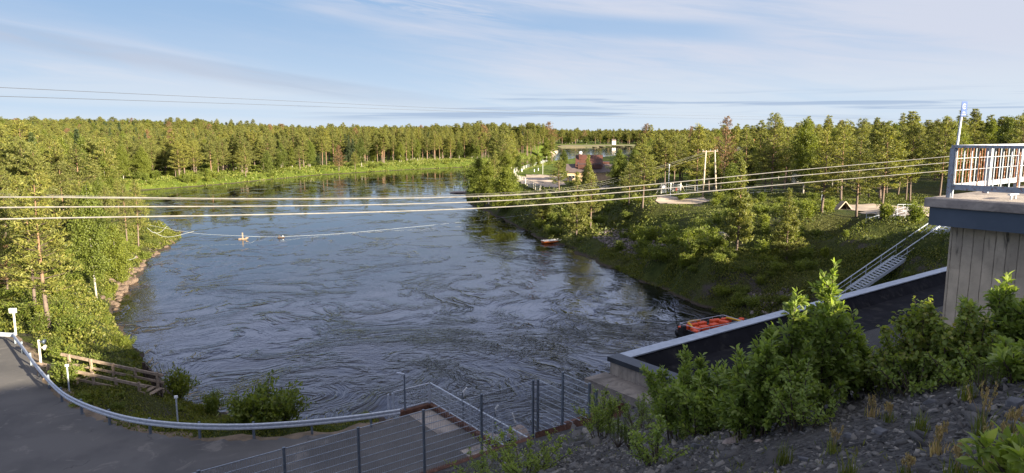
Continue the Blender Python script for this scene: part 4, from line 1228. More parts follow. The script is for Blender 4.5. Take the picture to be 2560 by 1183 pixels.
def woods():
    rng = np.random.default_rng(9)
    n = len(WP); order = np.argsort(WR)
    kinds = np.empty(n, object); Hs = np.zeros(n)
    cl = np.sin(WP[:, 0] * .021 + 1) * np.sin(WP[:, 1] * .017 + 2) + .5 * np.sin(WP[:, 0] * .06) * np.sin(WP[:, 1] * .05)
    for i in range(n):
        u = rng.random(); left = WPX[i] < 420; right = WPX[i] > 1420
        pb = .16 + .16 * (cl[i] > .35) + (.1 if right else 0)
        if u < pb: kinds[i] = 'birch'; Hs[i] = rng.uniform(9, 15)
        elif u < pb + (.05 if WR[i] > 330 else 0 if right else .01): kinds[i] = 'spruce'; Hs[i] = rng.uniform(11, 17)
        elif WR[i] > 230 and not left and (WPX[i] > 800 or rng.random() < .35): kinds[i] = 'tallpine'; Hs[i] = rng.uniform(13, 18.5)
        else: kinds[i] = 'pine'; Hs[i] = rng.uniform(9.5, 14.5)
        if u > .993: kinds[i] = 'deadpine'
        if right: Hs[i] *= .98 if WR[i] < 260 else .9
        if u > .93 or (left and u > .86): Hs[i] *= 1.18
        if WR[i] > 620: Hs[i] *= 1.05
        if 1274 < WPX[i] < 1302 and 360 < WR[i] < 640: Hs[i] = min(Hs[i], 12)
    count = {'pine_tree': 0, 'birch_tree': 0, 'spruce_tree': 0}; cap = {'pine_tree': 232, 'birch_tree': 90, 'spruce_tree': 8}
    rest = []
    for i in order:
        nm = NAMES[kinds[i]]; near = WR[i] < 520
        if near and count[nm] < cap[nm]:
            count[nm] += 1
            zone = 'left' if WP[i, 0] < -8 else 'right'
            lab = {('pine_tree', 'left'): 'pine in the sunlit wood across the bay and along the far bank', ('pine_tree', 'right'): 'pine in the wood behind the right bank clearing',
                   ('birch_tree', 'left'): 'birch among the pines of the wood along the far bank', ('birch_tree', 'right'): 'birch among the pines behind the right bank clearing',
                   ('spruce_tree', 'left'): 'dark pointed spruce in the wood along the far bank', ('spruce_tree', 'right'): 'dark pointed spruce behind the right bank clearing'}[(nm, zone)]
            grp = ('pines' if nm[0] == 'p' else 'birches' if nm[0] == 'b' else 'spruces') + (' of the far bank wood' if zone == 'left' else ' of the right bank wood')
            tree(kinds[i], (WP[i, 0], WP[i, 1], WZ[i] - .1), Hs[i], lab, grp, rng.uniform(.85, 1.2))
        else:
            rest.append(i)
    # the rest of the wood is one object: points that carry tree meshes
    rest = np.array(rest)
    me = bpy.data.meshes.new('forest'); me.vertices.add(len(rest))
    co = np.stack([WP[rest, 0], WP[rest, 1], WZ[rest] - .1], 1).astype(np.float32); me.vertices.foreach_set('co', co.ravel())
    keys = ['pine', 'tallpine', 'birch', 'spruce', 'deadpine']; protos = []
    for k in keys:
        for d in PROTO[k][:3]: protos.append((k, d))
    idx = {k: [j for j, (kk, _) in enumerate(protos) if kk == k] for k in keys}
    sel = np.array([rng.choice(idx[kinds[i]]) for i in rest], np.int32)
    sc = np.array([Hs[i] / protos[sel[j]][1]['H'] for j, i in enumerate(rest)], np.float32)
    sc *= np.where(WR[rest] > 1100, 1.25, 1.0).astype(np.float32)
    wd = (sc * rng.uniform(.9, 1.35, len(rest)) * np.where(WR[rest] > 620, 1.5, 1.0)).astype(np.float32)
    for nm_, ty, arr in (('pick', 'INT', sel), ('sc', 'FLOAT', sc), ('wd', 'FLOAT', wd), ('rot', 'FLOAT', rng.uniform(0, 6.28, len(rest)).astype(np.float32))):
        me.attributes.new(nm_, ty, 'POINT').data.foreach_set('value', arr)
    ob = tag(obj('forest', me), 'dense pine and birch forest stretching to the horizon behind the front rows', 'forest', kind='stuff')
    ng = bpy.data.node_groups.new('forest_points', 'GeometryNodeTree')
    ng.interface.new_socket('Geometry', in_out='INPUT', socket_type='NodeSocketGeometry'); ng.interface.new_socket('Geometry', in_out='OUTPUT', socket_type='NodeSocketGeometry')
    N, Lk = ng.nodes, ng.links
    gi, go = N.new('NodeGroupInput'), N.new('NodeGroupOutput'); jn = N.new('GeometryNodeJoinGeometry')
    def attr(name, ty):
        a = N.new('GeometryNodeInputNamedAttribute'); a.data_type = ty; a.inputs[0].default_value = name; return a.outputs[0]
    pick, s_, w_, rt = attr('pick', 'INT'), attr('sc', 'FLOAT'), attr('wd', 'FLOAT'), attr('rot', 'FLOAT')
    cs = N.new('ShaderNodeCombineXYZ'); Lk.new(w_, cs.inputs[0]); Lk.new(w_, cs.inputs[1]); Lk.new(s_, cs.inputs[2])
    cr = N.new('ShaderNodeCombineXYZ'); Lk.new(rt, cr.inputs[2])
    for j, (k, d) in enumerate(protos):
        tr, V, F = d['data']; pv = np.array([tuple(p) for p in tr.v])
        full = bpy.data.meshes.new('forest_tree')
        full.from_pydata(np.concatenate([pv, V]).tolist(), [], [list(f) for f in tr.f] + (F + len(pv)).tolist())
        for m in d['mats']: full.materials.append(m)
        full.polygons.foreach_set('material_index', np.array(list(tr.mi) + [2] * len(F), np.int32)); full.update()
        po = bpy.data.objects.new('forest_tree', full)
        oi = N.new('GeometryNodeObjectInfo'); oi.inputs[0].default_value = po; oi.inputs['As Instance'].default_value = True
        cmp = N.new('FunctionNodeCompare'); cmp.data_type = 'INT'; cmp.operation = 'EQUAL'; Lk.new(pick, cmp.inputs[2]); cmp.inputs[3].default_value = j
        ip = N.new('GeometryNodeInstanceOnPoints'); Lk.new(gi.outputs[0], ip.inputs['Points']); Lk.new(cmp.outputs[0], ip.inputs['Selection'])
        Lk.new(oi.outputs['Geometry'], ip.inputs['Instance']); Lk.new(cr.outputs[0], ip.inputs['Rotation']); Lk.new(cs.outputs[0], ip.inputs['Scale'])
        Lk.new(ip.outputs[0], jn.inputs[0])
    Lk.new(jn.outputs[0], go.inputs[0])
    md = ob.modifiers.new('trees', 'NODES'); md.node_group = ng
    print('woods', count, 'rest', len(rest))
woods()
# ------------------------------------------------------------------ shrubs and ground cover
def shrub_proto(seed, kind='round'):
    rng = np.random.default_rng(seed)
    st = MB(); C, A = [], []
    ns = 16
    for i in range(ns):
        az = rng.uniform(0, 6.283); out = rng.uniform(.1, .55) * (1.25 if kind == 'round' else .7); h = rng.uniform(.55, 1.0) * (1.0 - .35 * out)
        p1 = Vector((math.cos(az) * out * .45, math.sin(az) * out * .45, h * .55)); p2 = Vector((math.cos(az) * out, math.sin(az) * out, h))
        st.tube([Vector((0, 0, -.1)), p1, p2], [.018, .012, .004], 3, False)
        for k in range(22):
            t = rng.uniform(.2, 1.0); c = p1.lerp(p2, (t - .5) / .5) if t > .5 else Vector((0, 0, 0)).lerp(p1, t / .5)
            for _ in range(5):
                C.append(np.array(c) + rng.normal(size=3) * (.085, .085, .07)); A.append(np.array([math.cos(az) * .5, math.sin(az) * .5, .8]) + rng.normal(size=3) * .6)
    C = np.array(C); A = np.array(A); C[:, 2] = np.maximum(C[:, 2], .02)
    L = rng.uniform(.065, .12, len(C)); V, F = leaf_quads(C, A, L, L * .48, rng, .12)
    pv = np.array([tuple(p) for p in st.v])
    me = bpy.data.meshes.new('shrub'); me.from_pydata(np.concatenate([pv, V]).tolist(), [], [list(f) for f in st.f] + (F + len(pv)).tolist())
    me.materials.append(M['stem']); me.materials.append(M['shrub'])
    me.polygons.foreach_set('material_index', np.array([0] * len(st.f) + [1] * len(F), np.int32)); me.update(); return me
SHRUBS = [shrub_proto(300 + i, 'round' if i < 4 else 'tall') for i in range(6)]
NSH = [0]
def shrub(p, h, label, group, wide=1.0):
    o = obj('shrub', SHRUBS[NSH[0] % 6], None, p); NSH[0] += 1
    o.rotation_euler = (0, 0, random.uniform(0, 6.28)); o.scale = (h * wide, h * wide, h)
    return tag(o, label, 'shrub', group)
def shrubs():
    for b, h, w, lab in [((1605, 598), 2.6, 1.0, 'round bright shrub beside the rubble patch on the right bank'), ((1684, 612), 3.0, 1.1, 'large bright willow shrub right of the rubble patch'),
                         ((1640, 650), 2.2, 1.1, 'grey green shrub below the rubble patch'), ((1770, 612), 2.6, 1.2, 'bright shrub left of the pale concrete block'),
                         ((1735, 640), 2.2, 1.2, 'broad shrub below left of the pale concrete block'), ((1545, 632), 1.8, 1.3, 'low shrub at the shore edge of the rubble patch'),
                         ((1378, 590), 2.0, 1.2, 'yellow green shrub above the orange boat'), ((1545, 676), .8, 1.0, 'small bright green plant at the water edge under the right bank'),
                         ((1452, 604), .9, 1.2, 'green shrub at the foot of the straight trunked pine'), ((1700, 500), 1.6, 1.6, 'low bright shrub between gate and utility poles'),
                         ((2290, 555), 2.2, 1.3, 'bushy shrub below the sandy road near the pier'), ((2215, 548), 1.8, 1.4, 'dark bush at the foot of the forked pine'),
                         ((530, 1035), 1.8, .8, 'dark pointed sapling rising at the water behind the guardrail'), ((447, 1000), 2.4, .8, 'dark bushy sapling at the water end of the timber steps'),
                         ((660, 1062), 2.5, 1.2, 'large willow bush behind the middle of the guardrail'), ((715, 1058), 1.8, 1.2, 'willow bush right of the large one behind the guardrail'), ((610, 1060), 1.7, 1.2, 'willow bush left of the large one behind the guardrail'),
                         ((170, 968), 1.7, 1.3, 'bush hiding the foot of the marker post by the timber steps')]:
        shrub(G(*b), h, lab, None, w)
    rng = np.random.default_rng(21)
    def fill(n, X0, X1, Y0, Y1, test, hr, lab, grp, w=(1.0, 1.5)):
        k = 0; tries = 0
        while k < n and tries < 60:
            X = rng.uniform(X0, X1, 400); Y = rng.uniform(Y0, Y1, 400); d = river_d(X, Y); Z = ground_z(X, Y); px, py = pix(X, Y, Z); tries += 1
            for i in np.nonzero(test(X, Y, d, px, py))[0]:
                if k >= n: break
                shrub((X[i], Y[i], Z[i] - .05), rng.uniform(*hr), lab, grp, rng.uniform(*w)); k += 1
    onroad = lambda px, py: ((px > 2080) & (py > 505) & (py < 550)) | ((px > 1620) & (px < 1795) & (py > 488) & (py < 514))
    rub = lambda px, py: (px > 1475) & (px < 1610) & (py > 572) & (py < 640)
    fill(95, -2, 62, 56, 150, lambda X, Y, d, px, py: (d > 1.5) & (px > 1340) & (py > 500) & (py < 775) & ~onroad(px, py) & ~rub(px, py) & (px < 2120) & ~((px > 1550) & (px < 1760) & (py > 520) & (py < 575)) & ~((px > 1330) & (px < 1560) & (py > 588) & (py < 660)),
         (.8, 2.0), 'leafy green shrub among the undergrowth of the right bank slope', 'shrubs on the right bank')
    fill(34, 4, 50, 70, 125, lambda X, Y, d, px, py: (d > 3) & (px > 1560) & (py > 545) & (py < 640) & (px < 2060) & ~onroad(px, py), (1.3, 2.6), 'bright sunlit willow shrub on the upper right bank above the shade line', 'sunlit shrubs of the right bank', (.9, 1.2))
    fill(26, 10, 75, 56, 110, lambda X, Y, d, px, py: (d > 1) & (px > 1700) & (py > 640) & (px < 2340) & (py < 780), (.6, 1.3), 'low shrub in the shaded undergrowth above the powerhouse roof', 'shaded shrubs of the right bank')
    fill(28, 5, 40, 120, 220, lambda X, Y, d, px, py: (d > 1) & (d < 14) & (px > 1165) & (py > 440) & (px < 1480), (1.0, 2.4), 'shrub on the shore of the right bank beyond the orange boat', 'shrubs along the right shore')
    fill(75, -60, -15, 40, 110, lambda X, Y, d, px, py: (d > .6) & (px > -60) & (px < 470) & (py > 580) & (py < 985) & (py < 925 + .12 * px) & ~((px < 130 + (py - 900) * .9) & (py > 830)),
         (.7, 1.8), 'bright green shrub of the left bank thicket', 'shrubs of the left bank thicket')
    fill(9, -40, -6, 30, 46, lambda X, Y, d, px, py: (d > .4) & (py > 985) & (px > 180) & (px < 960) & (Y > 35.2 + np.abs(px - 500) * .001) & (py < 1056), (.35, .75), 'low bush in the shade between guardrail and water', 'bushes behind the guardrail')
    fill(60, -120, 40, 180, 420, lambda X, Y, d, px, py: (d > 1.5) & (d < 16) & (px > 300) & (px < 1420), (1.0, 2.2), 'willow shrub on the meadow of the far bank', 'shrubs on the far bank meadow', (1.2, 2.0))
    fill(36, -130, -50, 150, 290, lambda X, Y, d, px, py: (d > 2) & (px > -20) & (px < 560) & (py > 415) & (py < 480), (1.5, 3.5), 'tall green bush across the bay on the left', 'bushes across the bay', (1.0, 1.5))
shrubs()

def cover(name, label, mat, n, X0, X1, Y0, Y1, test, L, Wd, hgt, up=1.0, seed=1, per=1):
    """uncountable low growth as one object: leaves standing in the ground, thick where it is lush"""
    rng = np.random.default_rng(seed); Cs, As, Ls = [], [], []; got = 0; tries = 0
    while got < n and tries < 50:
        tries += 1
        X = rng.uniform(X0, X1, n); Y = rng.uniform(Y0, Y1, n); d = river_d(X, Y); Z = ground_z(X, Y); px, py = pix(X, Y, Z)
        ok = test(X, Y, d, px, py); X, Y, Z = X[ok], Y[ok], Z[ok]
        lush = .5 + .5 * np.sin(X * .9 + 2 * np.sin(Y * .35)) * np.sin(Y * .8 + 1.5 * np.sin(X * .4)); keep = rng.random(len(X)) < .25 + .9 * lush; X, Y, Z, lush = X[keep], Y[keep], Z[keep], lush[keep]; lush = .15 + .85 * lush
        h = hgt * lush * rng.uniform(.1, 1.0, len(X))
        Cs.append(np.stack([X, Y, Z + h], 1)); As.append(np.stack([rng.normal(size=len(X)) * .6, rng.normal(size=len(X)) * .6, np.full(len(X), up)], 1)); Ls.append(L * rng.uniform(.6, 1.4, len(X)) * (.6 + .6 * lush))
        got += len(X)
    C, A, Lq = np.concatenate(Cs)[:n], np.concatenate(As)[:n], np.concatenate(Ls)[:n]
    V, F = leaf_quads(C, A, Lq, Lq * Wd, rng, .1)
    tag(obj(name, npmesh(name, V, F, M[mat])), label, 'undergrowth', kind='stuff')
lotx = lambda px, py: (px < 130 + (py - 900) * .9) & (py > 835)
cover('undergrowth', 'leafy green undergrowth covering the left bank', 'undergrowth', 80000, -75, -14, 38, 125, lambda X, Y, d, px, py: (d > .3) & (px > -80) & (px < 480) & (py > 560) & (py < 925 + .12 * px) & ~lotx(px, py), .21, .48, .7, .6, 31)
cover('undergrowth', 'shaded grass and weeds between guardrail and water', 'undergrowth', 30000, -42, -5, 31, 47, lambda X, Y, d, px, py: (d > .2) & (px > 60) & (px < 1000) & (py > 925) & (Y > np.interp(px, [0, 100, 160, 240, 340, 430, 520, 720, 1000], [60, 41.0, 36.9, 33.8, 32.4, 31.8, 31.6, 31.8, 33.8])), .18, .35, .3, .9, 32)
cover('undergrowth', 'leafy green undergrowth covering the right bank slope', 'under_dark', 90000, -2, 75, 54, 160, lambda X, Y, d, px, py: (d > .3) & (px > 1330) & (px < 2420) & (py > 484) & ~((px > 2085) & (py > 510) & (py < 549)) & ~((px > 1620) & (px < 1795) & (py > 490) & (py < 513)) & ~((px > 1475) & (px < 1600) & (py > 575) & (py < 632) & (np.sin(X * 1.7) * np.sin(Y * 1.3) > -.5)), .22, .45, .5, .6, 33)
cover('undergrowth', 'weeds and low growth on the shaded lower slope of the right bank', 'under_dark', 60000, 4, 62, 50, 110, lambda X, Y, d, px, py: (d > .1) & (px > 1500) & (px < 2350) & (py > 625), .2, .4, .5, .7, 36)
cover('undergrowth', 'green growth along the shore of the peninsula', 'undergrowth', 22000, 0, 60, 110, 260, lambda X, Y, d, px, py: (d > .3) & (px > 1165) & (px < 1640) & (py > 436) & ~((px > 1285) & (px < 1420) & (py < 470)), .5, .5, .9, .5, 34)
cover('meadow_grass', 'bright green meadow grass along the far bank', 'grassblade', 60000, -190, 90, 170, 560, lambda X, Y, d, px, py: (d > .2) & (d < np.where(px > 1180, 14, 55)) & (px > -20) & (px < 1420) & (Y > 150), .75, .5, .5, .8, 35)

# ------------------------------------------------------------------ stones
def rock(rng, n=1):
    pass
def boulder_mesh(seed, mat):
    rng = np.random.default_rng(seed); mb = MB(); mb.ball((0, 0, 0), 1, 9, 6)
    k = rng.normal(size=(5, 3))
    for i, v in enumerate(mb.v):
        u = np.array(v); f = 1 + .22 * sum(math.sin(float(u @ q) * 1.9 + j) for j, q in enumerate(k)) / 2.2
        w = Vector(u * f); w.x *= 1.25; w.z *= .62; mb.v[i] = w
    return mb.mesh('boulder', M[mat])
BOULD = [boulder_mesh(400 + i, 'boulder') for i in range(5)]; BPINK = [boulder_mesh(410 + i, 'boulder_pink') for i in range(3)]
def boulders():
    rng = np.random.default_rng(44)
    line = [(285, 778), (300, 748), (318, 722), (333, 703), (347, 682), (362, 662), (380, 645), (400, 630), (425, 616), (445, 604)]
    pts = [P(x, y, 0) for x, y in line]
    for k in range(85):
        t = rng.uniform(0, len(pts) - 1.001); i = int(t); p = pts[i].lerp(pts[i + 1], t - i)
        n = Vector((-1, .35, 0)).normalized(); off = rng.uniform(-.2, 1.9); q = p + n * off
        s = rng.uniform(.16, .5) * (1.25 if i in (1, 2, 3, 4) else .8)
        o = obj('boulder', BOULD[k % 5], None, (q.x, q.y, max(0, gz(q.x, q.y)) + s * .15)); o.scale = (s, s, s); o.rotation_euler = (rng.normal() * .2, rng.normal() * .2, rng.uniform(0, 6.28))
        tag(o, 'brown boulder of the stony edge where the left bank meets the river', 'boulder', 'boulders along the left shore')
    for (x, y, z, s, lab) in [(1228, 1098, .2, .5, 'pale boulder at the waterline close to the quay railing end'), (1292, 1087, .2, .6, 'pale boulder in the water beside the fence corner'), (1625, 668, 0.5, 1.0, None), (1735, 742, .2, .5, 'rounded stone at the shaded right waterline, upper one'),
                              (1765, 752, .2, .55, 'rounded stone at the shaded right waterline, lower one')]:
        if lab is None: continue
        q = P(x, y, z); o = obj('boulder', BPINK[int(x) % 3], None, q); o.scale = (s, s, s * 1.1); o.rotation_euler = (0, 0, x); tag(o, lab, 'boulder')
    q = P(1145, 482, .1)
    o = obj('rock_shoal', BPINK[1], None, q); o.scale = (2.2, 1.0, .7); tag(o, 'low reddish rock in the river off the peninsula tip', 'rock')
boulders()
def stones_np(X, Y, Z, size, rng, flat=.45, tilt=.35):
    n = len(X)
    base = np.array([(-1, -1, -1), (1, -1, -1), (1, 1, -1), (-1, 1, -1), (-1, -1, 1), (1, -1, 1), (1, 1, 1), (-1, 1, 1)], float) * .5
    V = base[None] * (1 + rng.normal(size=(n, 8, 3)) * .2)
    V[:, 4:, :2] *= rng.uniform(.55, .95, (n, 1, 1))
    V *= size[:, None, None] * np.stack([rng.uniform(.8, 1.7, n), rng.uniform(.6, 1.1, n), flat * rng.uniform(.5, 1.5, n)], 1)[:, None, :]
    a = rng.uniform(0, 6.283, n); t1 = rng.normal(size=n) * tilt; t2 = rng.normal(size=n) * tilt
    x, y, z = V[..., 0].copy(), V[..., 1].copy(), V[..., 2].copy()
    z = z + x * t1[:, None] + y * t2[:, None]
    ca, sa = np.cos(a)[:, None], np.sin(a)[:, None]
    V = np.stack([x * ca - y * sa + X[:, None], x * sa + y * ca + Y[:, None], z + Z[:, None]], -1).reshape(-1, 3)
    f = np.array([(0, 3, 2, 1), (4, 5, 6, 7), (0, 1, 5, 4), (1, 2, 6, 5), (2, 3, 7, 6), (3, 0, 4, 7)])
    F = (f[None] + 8 * np.arange(n)[:, None, None]).reshape(-1, 4)
    return V, F
def stone_mat(name, a, b, c):
    m, g = new_mat(name)
    rnd = g.n('ShaderNodeNewGeometry').outputs['Random Per Island']; pos = g.n('ShaderNodeNewGeometry').outputs['Position']
    col = g.ramp(rnd, [(0, a), (.75, b), (1, c)])
    col = g.mix(g.m('MULTIPLY', g.ss(g.noise(pos, 18, 4, .6), .5, .7), .5), col, tuple(v * .6 for v in a))
    bb = bsdf(g, col, .85, 0, .3, bump(g, g.noise(pos, 40, 4, .6), .01)); m.node_tree.links.new(bb.outputs[0], g.out.inputs[0]); return m
M['stones'] = stone_mat('slate_chips', (.04, .038, .037), (.115, .108, .101), (.24, .22, .19))
M['rubble2'] = stone_mat('rubble_stones', (.06, .05, .046), (.17, .14, .125), (.28, .235, .205))
def emb_at(s, d):
    return emb_z(d) + emb_noise(s, d) * np.clip((d + 1.0) / 2, 0, 1) * np.clip((20 - d) / 2, .2, 1)
def gravel():
    rng = np.random.default_rng(55)
    def some(n, s0, s1, d0, d1, a, b, seed):
        s = rng.uniform(s0, s1, n); d = rng.uniform(d0, d1, n); keep = (np.sin(s * 1.9) * np.sin(d * 2.3) + rng.normal(size=n) * .6) > -.6
        s, d = s[keep], d[keep]; z = emb_at(s, d); return s * BX + d * DX, s * BY + d * DY, z, np.exp(rng.uniform(math.log(a), math.log(b), len(s)))
    parts = [some(42000, -1, 13, -1.0, 9.5, .014, .055, 1), some(2600, -1, 14, -1, 11, .05, .13, 2), some(3500, -2, 18, 8, 17, .03, .12, 3), some(500, -2, 18, 9, 18, .12, .3, 4)]
    X, Y, Z, S = [np.concatenate(q) for q in zip(*parts)]
    V, F = stones_np(X, Y, Z, S, rng, .4, .35)
    tag(obj('gravel', npmesh('gravel', V, F, M['stones'])), 'dark slate gravel and chips strewn over the slope', 'gravel', kind='stuff')
    # rubble patch on the right bank and stony foot of the shaded slope
    X, Y = [], []
    for poly, n in (([(1478, 592), (1520, 572), (1600, 574), (1640, 600), (1665, 650), (1640, 690), (1590, 650), (1530, 628)], 1500), ([(1860, 735), (1960, 718), (2010, 760), (1930, 800), (1880, 800)], 500)):
        wp = [G(*q).xy[:] for q in poly]; x0, x1 = min(q[0] for q in wp), max(q[0] for q in wp); y0, y1 = min(q[1] for q in wp), max(q[1] for q in wp); k = 0
        while k < n:
            qx, qy = rng.uniform(x0, x1), rng.uniform(y0, y1)
            if inpoly(qx, qy, wp): X.append(qx); Y.append(qy); k += 1
    X, Y = np.array(X), np.array(Y)
    V, F = stones_np(X, Y, ground_z(X, Y) + .06, np.exp(rng.uniform(math.log(.08), math.log(.4), len(X))), rng, .6, .4)
    tag(obj('rubble', npmesh('rubble', V, F, M['rubble2'])), 'patches of broken rock on the right bank', 'rubble', kind='stuff')
    for i, (x, y, s, lab) in enumerate([(2430, 1105, .13, 'flat grey slate slab lying between the dry grass stalks'), (2010, 1150, .1, 'slate slab near the bottom edge under the tall willow bush'), (2330, 1010, .16, 'slate slab at the foot of the young birch bushes'),
                                        (2535, 1010, .17, 'large flat slate slab at the right picture edge'), (1900, 1105, .12, 'pale stone lying below the middle bushes'), (1745, 1120, .22, 'angular slate block below the foremost willow bush'), (2545, 1070, .2, 'second slate slab at the right picture edge, below the large one'),
                                        (1830, 1105, .25, 'grey slate block left of the pale stone'), (2200, 1080, .12, 'small slab alone on the gravel between the grass tufts'), (2120, 1090, .1, 'light grey chip of slate on the open gravel')]):
        p = E(x, y); s *= .65; r2 = np.random.default_rng(i + 70)
        V, F = stones_np(np.array([0.]), np.array([0.]), np.array([s * .12]), np.array([s]), r2, .3, .2)
        o = obj('slate_slab', npmesh('slate_slab', V, F, M['slate'] if 'pale' not in lab else M['boulder_pink']), None, p); bv = o.modifiers.new('edge', 'BEVEL'); bv.width = s * .05; bv.segments = 2
        tag(o, lab, 'stone')
gravel()

# ------------------------------------------------------------------ bushes at the edge of the gravel slope, close to the viewer
def leaf_mesh_np(C, A, N, L, Wd):
    """folded pointed leaves: base, two side points on each half, tip"""
    n = len(C); A = unit(A); S = unit(np.cross(A, N)); U = np.cross(S, A)
    L = L[:, None]; w = Wd[:, None] / 2
    b = C; t = C + A * L - U * L * .12
    m1 = C + A * L * .35; m2 = C + A * L * .7 - U * L * .03
    V = np.stack([b, m1 + S * w + U * w * .35, m2 + S * w * .75 + U * w * .2, t, m2 - S * w * .75 + U * w * .2, m1 - S * w + U * w * .35, m1, m2], 1).reshape(-1, 3)
    f = np.array([(0, 1, 6, 6), (1, 2, 7, 6), (2, 3, 7, 7), (0, 6, 5, 5), (6, 7, 4, 5), (7, 3, 4, 4)])
    tri = np.array([(0, 1, 6), (1, 2, 7), (1, 7, 6), (2, 3, 7), (0, 6, 5), (6, 7, 4), (6, 4, 5), (7, 3, 4)])
    F = (tri[None] + 8 * np.arange(n)[:, None, None]).reshape(-1, 3)
    return V, F
def near_bush(seed, H, spread, nst, kind):
    rng = np.random.default_rng(seed); st = MB(); C, A, N, Ls, Ws = [], [], [], [], []
    def leafs(p0, p1, n, t0, big):
        d = np.array(p1 - p0); dn = d / np.linalg.norm(d)
        for k in range(n):
            t = t0 + (1.02 - t0) * (k + rng.random() * .6) / n; c = np.array(p0) + d * t
            az = k * 2.4 + rng.normal() * .5; side = unit(np.cross(dn, [math.cos(az), math.sin(az), .2])[None])[0]
            if kind == 'birch':
                a = side * 1.0 + dn * .3 + np.array([0, 0, -.35]) + rng.normal(size=3) * .35; L = rng.uniform(.04, .062) * big; w = L * .8
            elif kind == 'willow':
                a = side * .9 + dn * (.7 + .5 * t) + rng.normal(size=3) * .25; L = rng.uniform(.058, .1) * big * (1.1 - .25 * abs(t - .6)); w = L * .42
            else:
                a = side + dn * .5 + rng.normal(size=3) * .3; L = rng.uniform(.032, .052) * big; w = L * .55
            C.append(c + side * .006); A.append(a); N.append(np.array([0, 0, 1]) + rng.normal(size=3) * .45); Ls.append(L); Ws.append(w)
    for i in range(nst):
        az = 6.283 * i / nst + rng.normal() * .5; o = spread * math.sqrt(rng.uniform(.02, 1)); h = H * (1 - .42 * (o / spread) ** 2) * rng.uniform(.78, 1.0)
        if i == 0: o, h = spread * .1, H
        b = Vector((math.cos(az) * o * .25, math.sin(az) * o * .25, -.06)); top = Vector((math.cos(az) * o, math.sin(az) * o, h))
        mid = b.lerp(top, .5) + Vector((-math.cos(az), -math.sin(az), 0)) * o * .1 + Vector(tuple(rng.normal(size=3) * .03 * H))
        st.tube([b, b.lerp(mid, .6) , mid, mid.lerp(top, .6), top], [.011, .0095, .008, .005, .002], 5, False)
        big = 1.0
        leafs(mid, top, int(34 * h / .9), .0, big); leafs(b, mid, int(9 * h), .45, big)
        for k in range(int(15 * h / .8)):
            t = rng.uniform(.2, .92); p = b.lerp(mid, t / .5) if t < .5 else mid.lerp(top, (t - .5) / .5)
            a2 = rng.uniform(0, 6.283); L = rng.uniform(.14, .42) * (1.15 - t) * (H / 1.1) ** .5
            e = p + Vector((math.cos(a2) * .8, math.sin(a2) * .8, rng.uniform(.35, .9))).normalized() * L
            st.tube([p, p.lerp(e, .5) + Vector((0, 0, -.01)), e], [.0045, .003, .0012], 4, False); leafs(p, e, int(9 + L * 40), .15, .95)
    C, A, N, Ls, Ws = map(np.array, (C, A, N, Ls, Ws)); C[:, 2] = np.maximum(C[:, 2], .02)
    V, F = leaf_mesh_np(C, A, N, Ls, Ws)
    return st, V, F
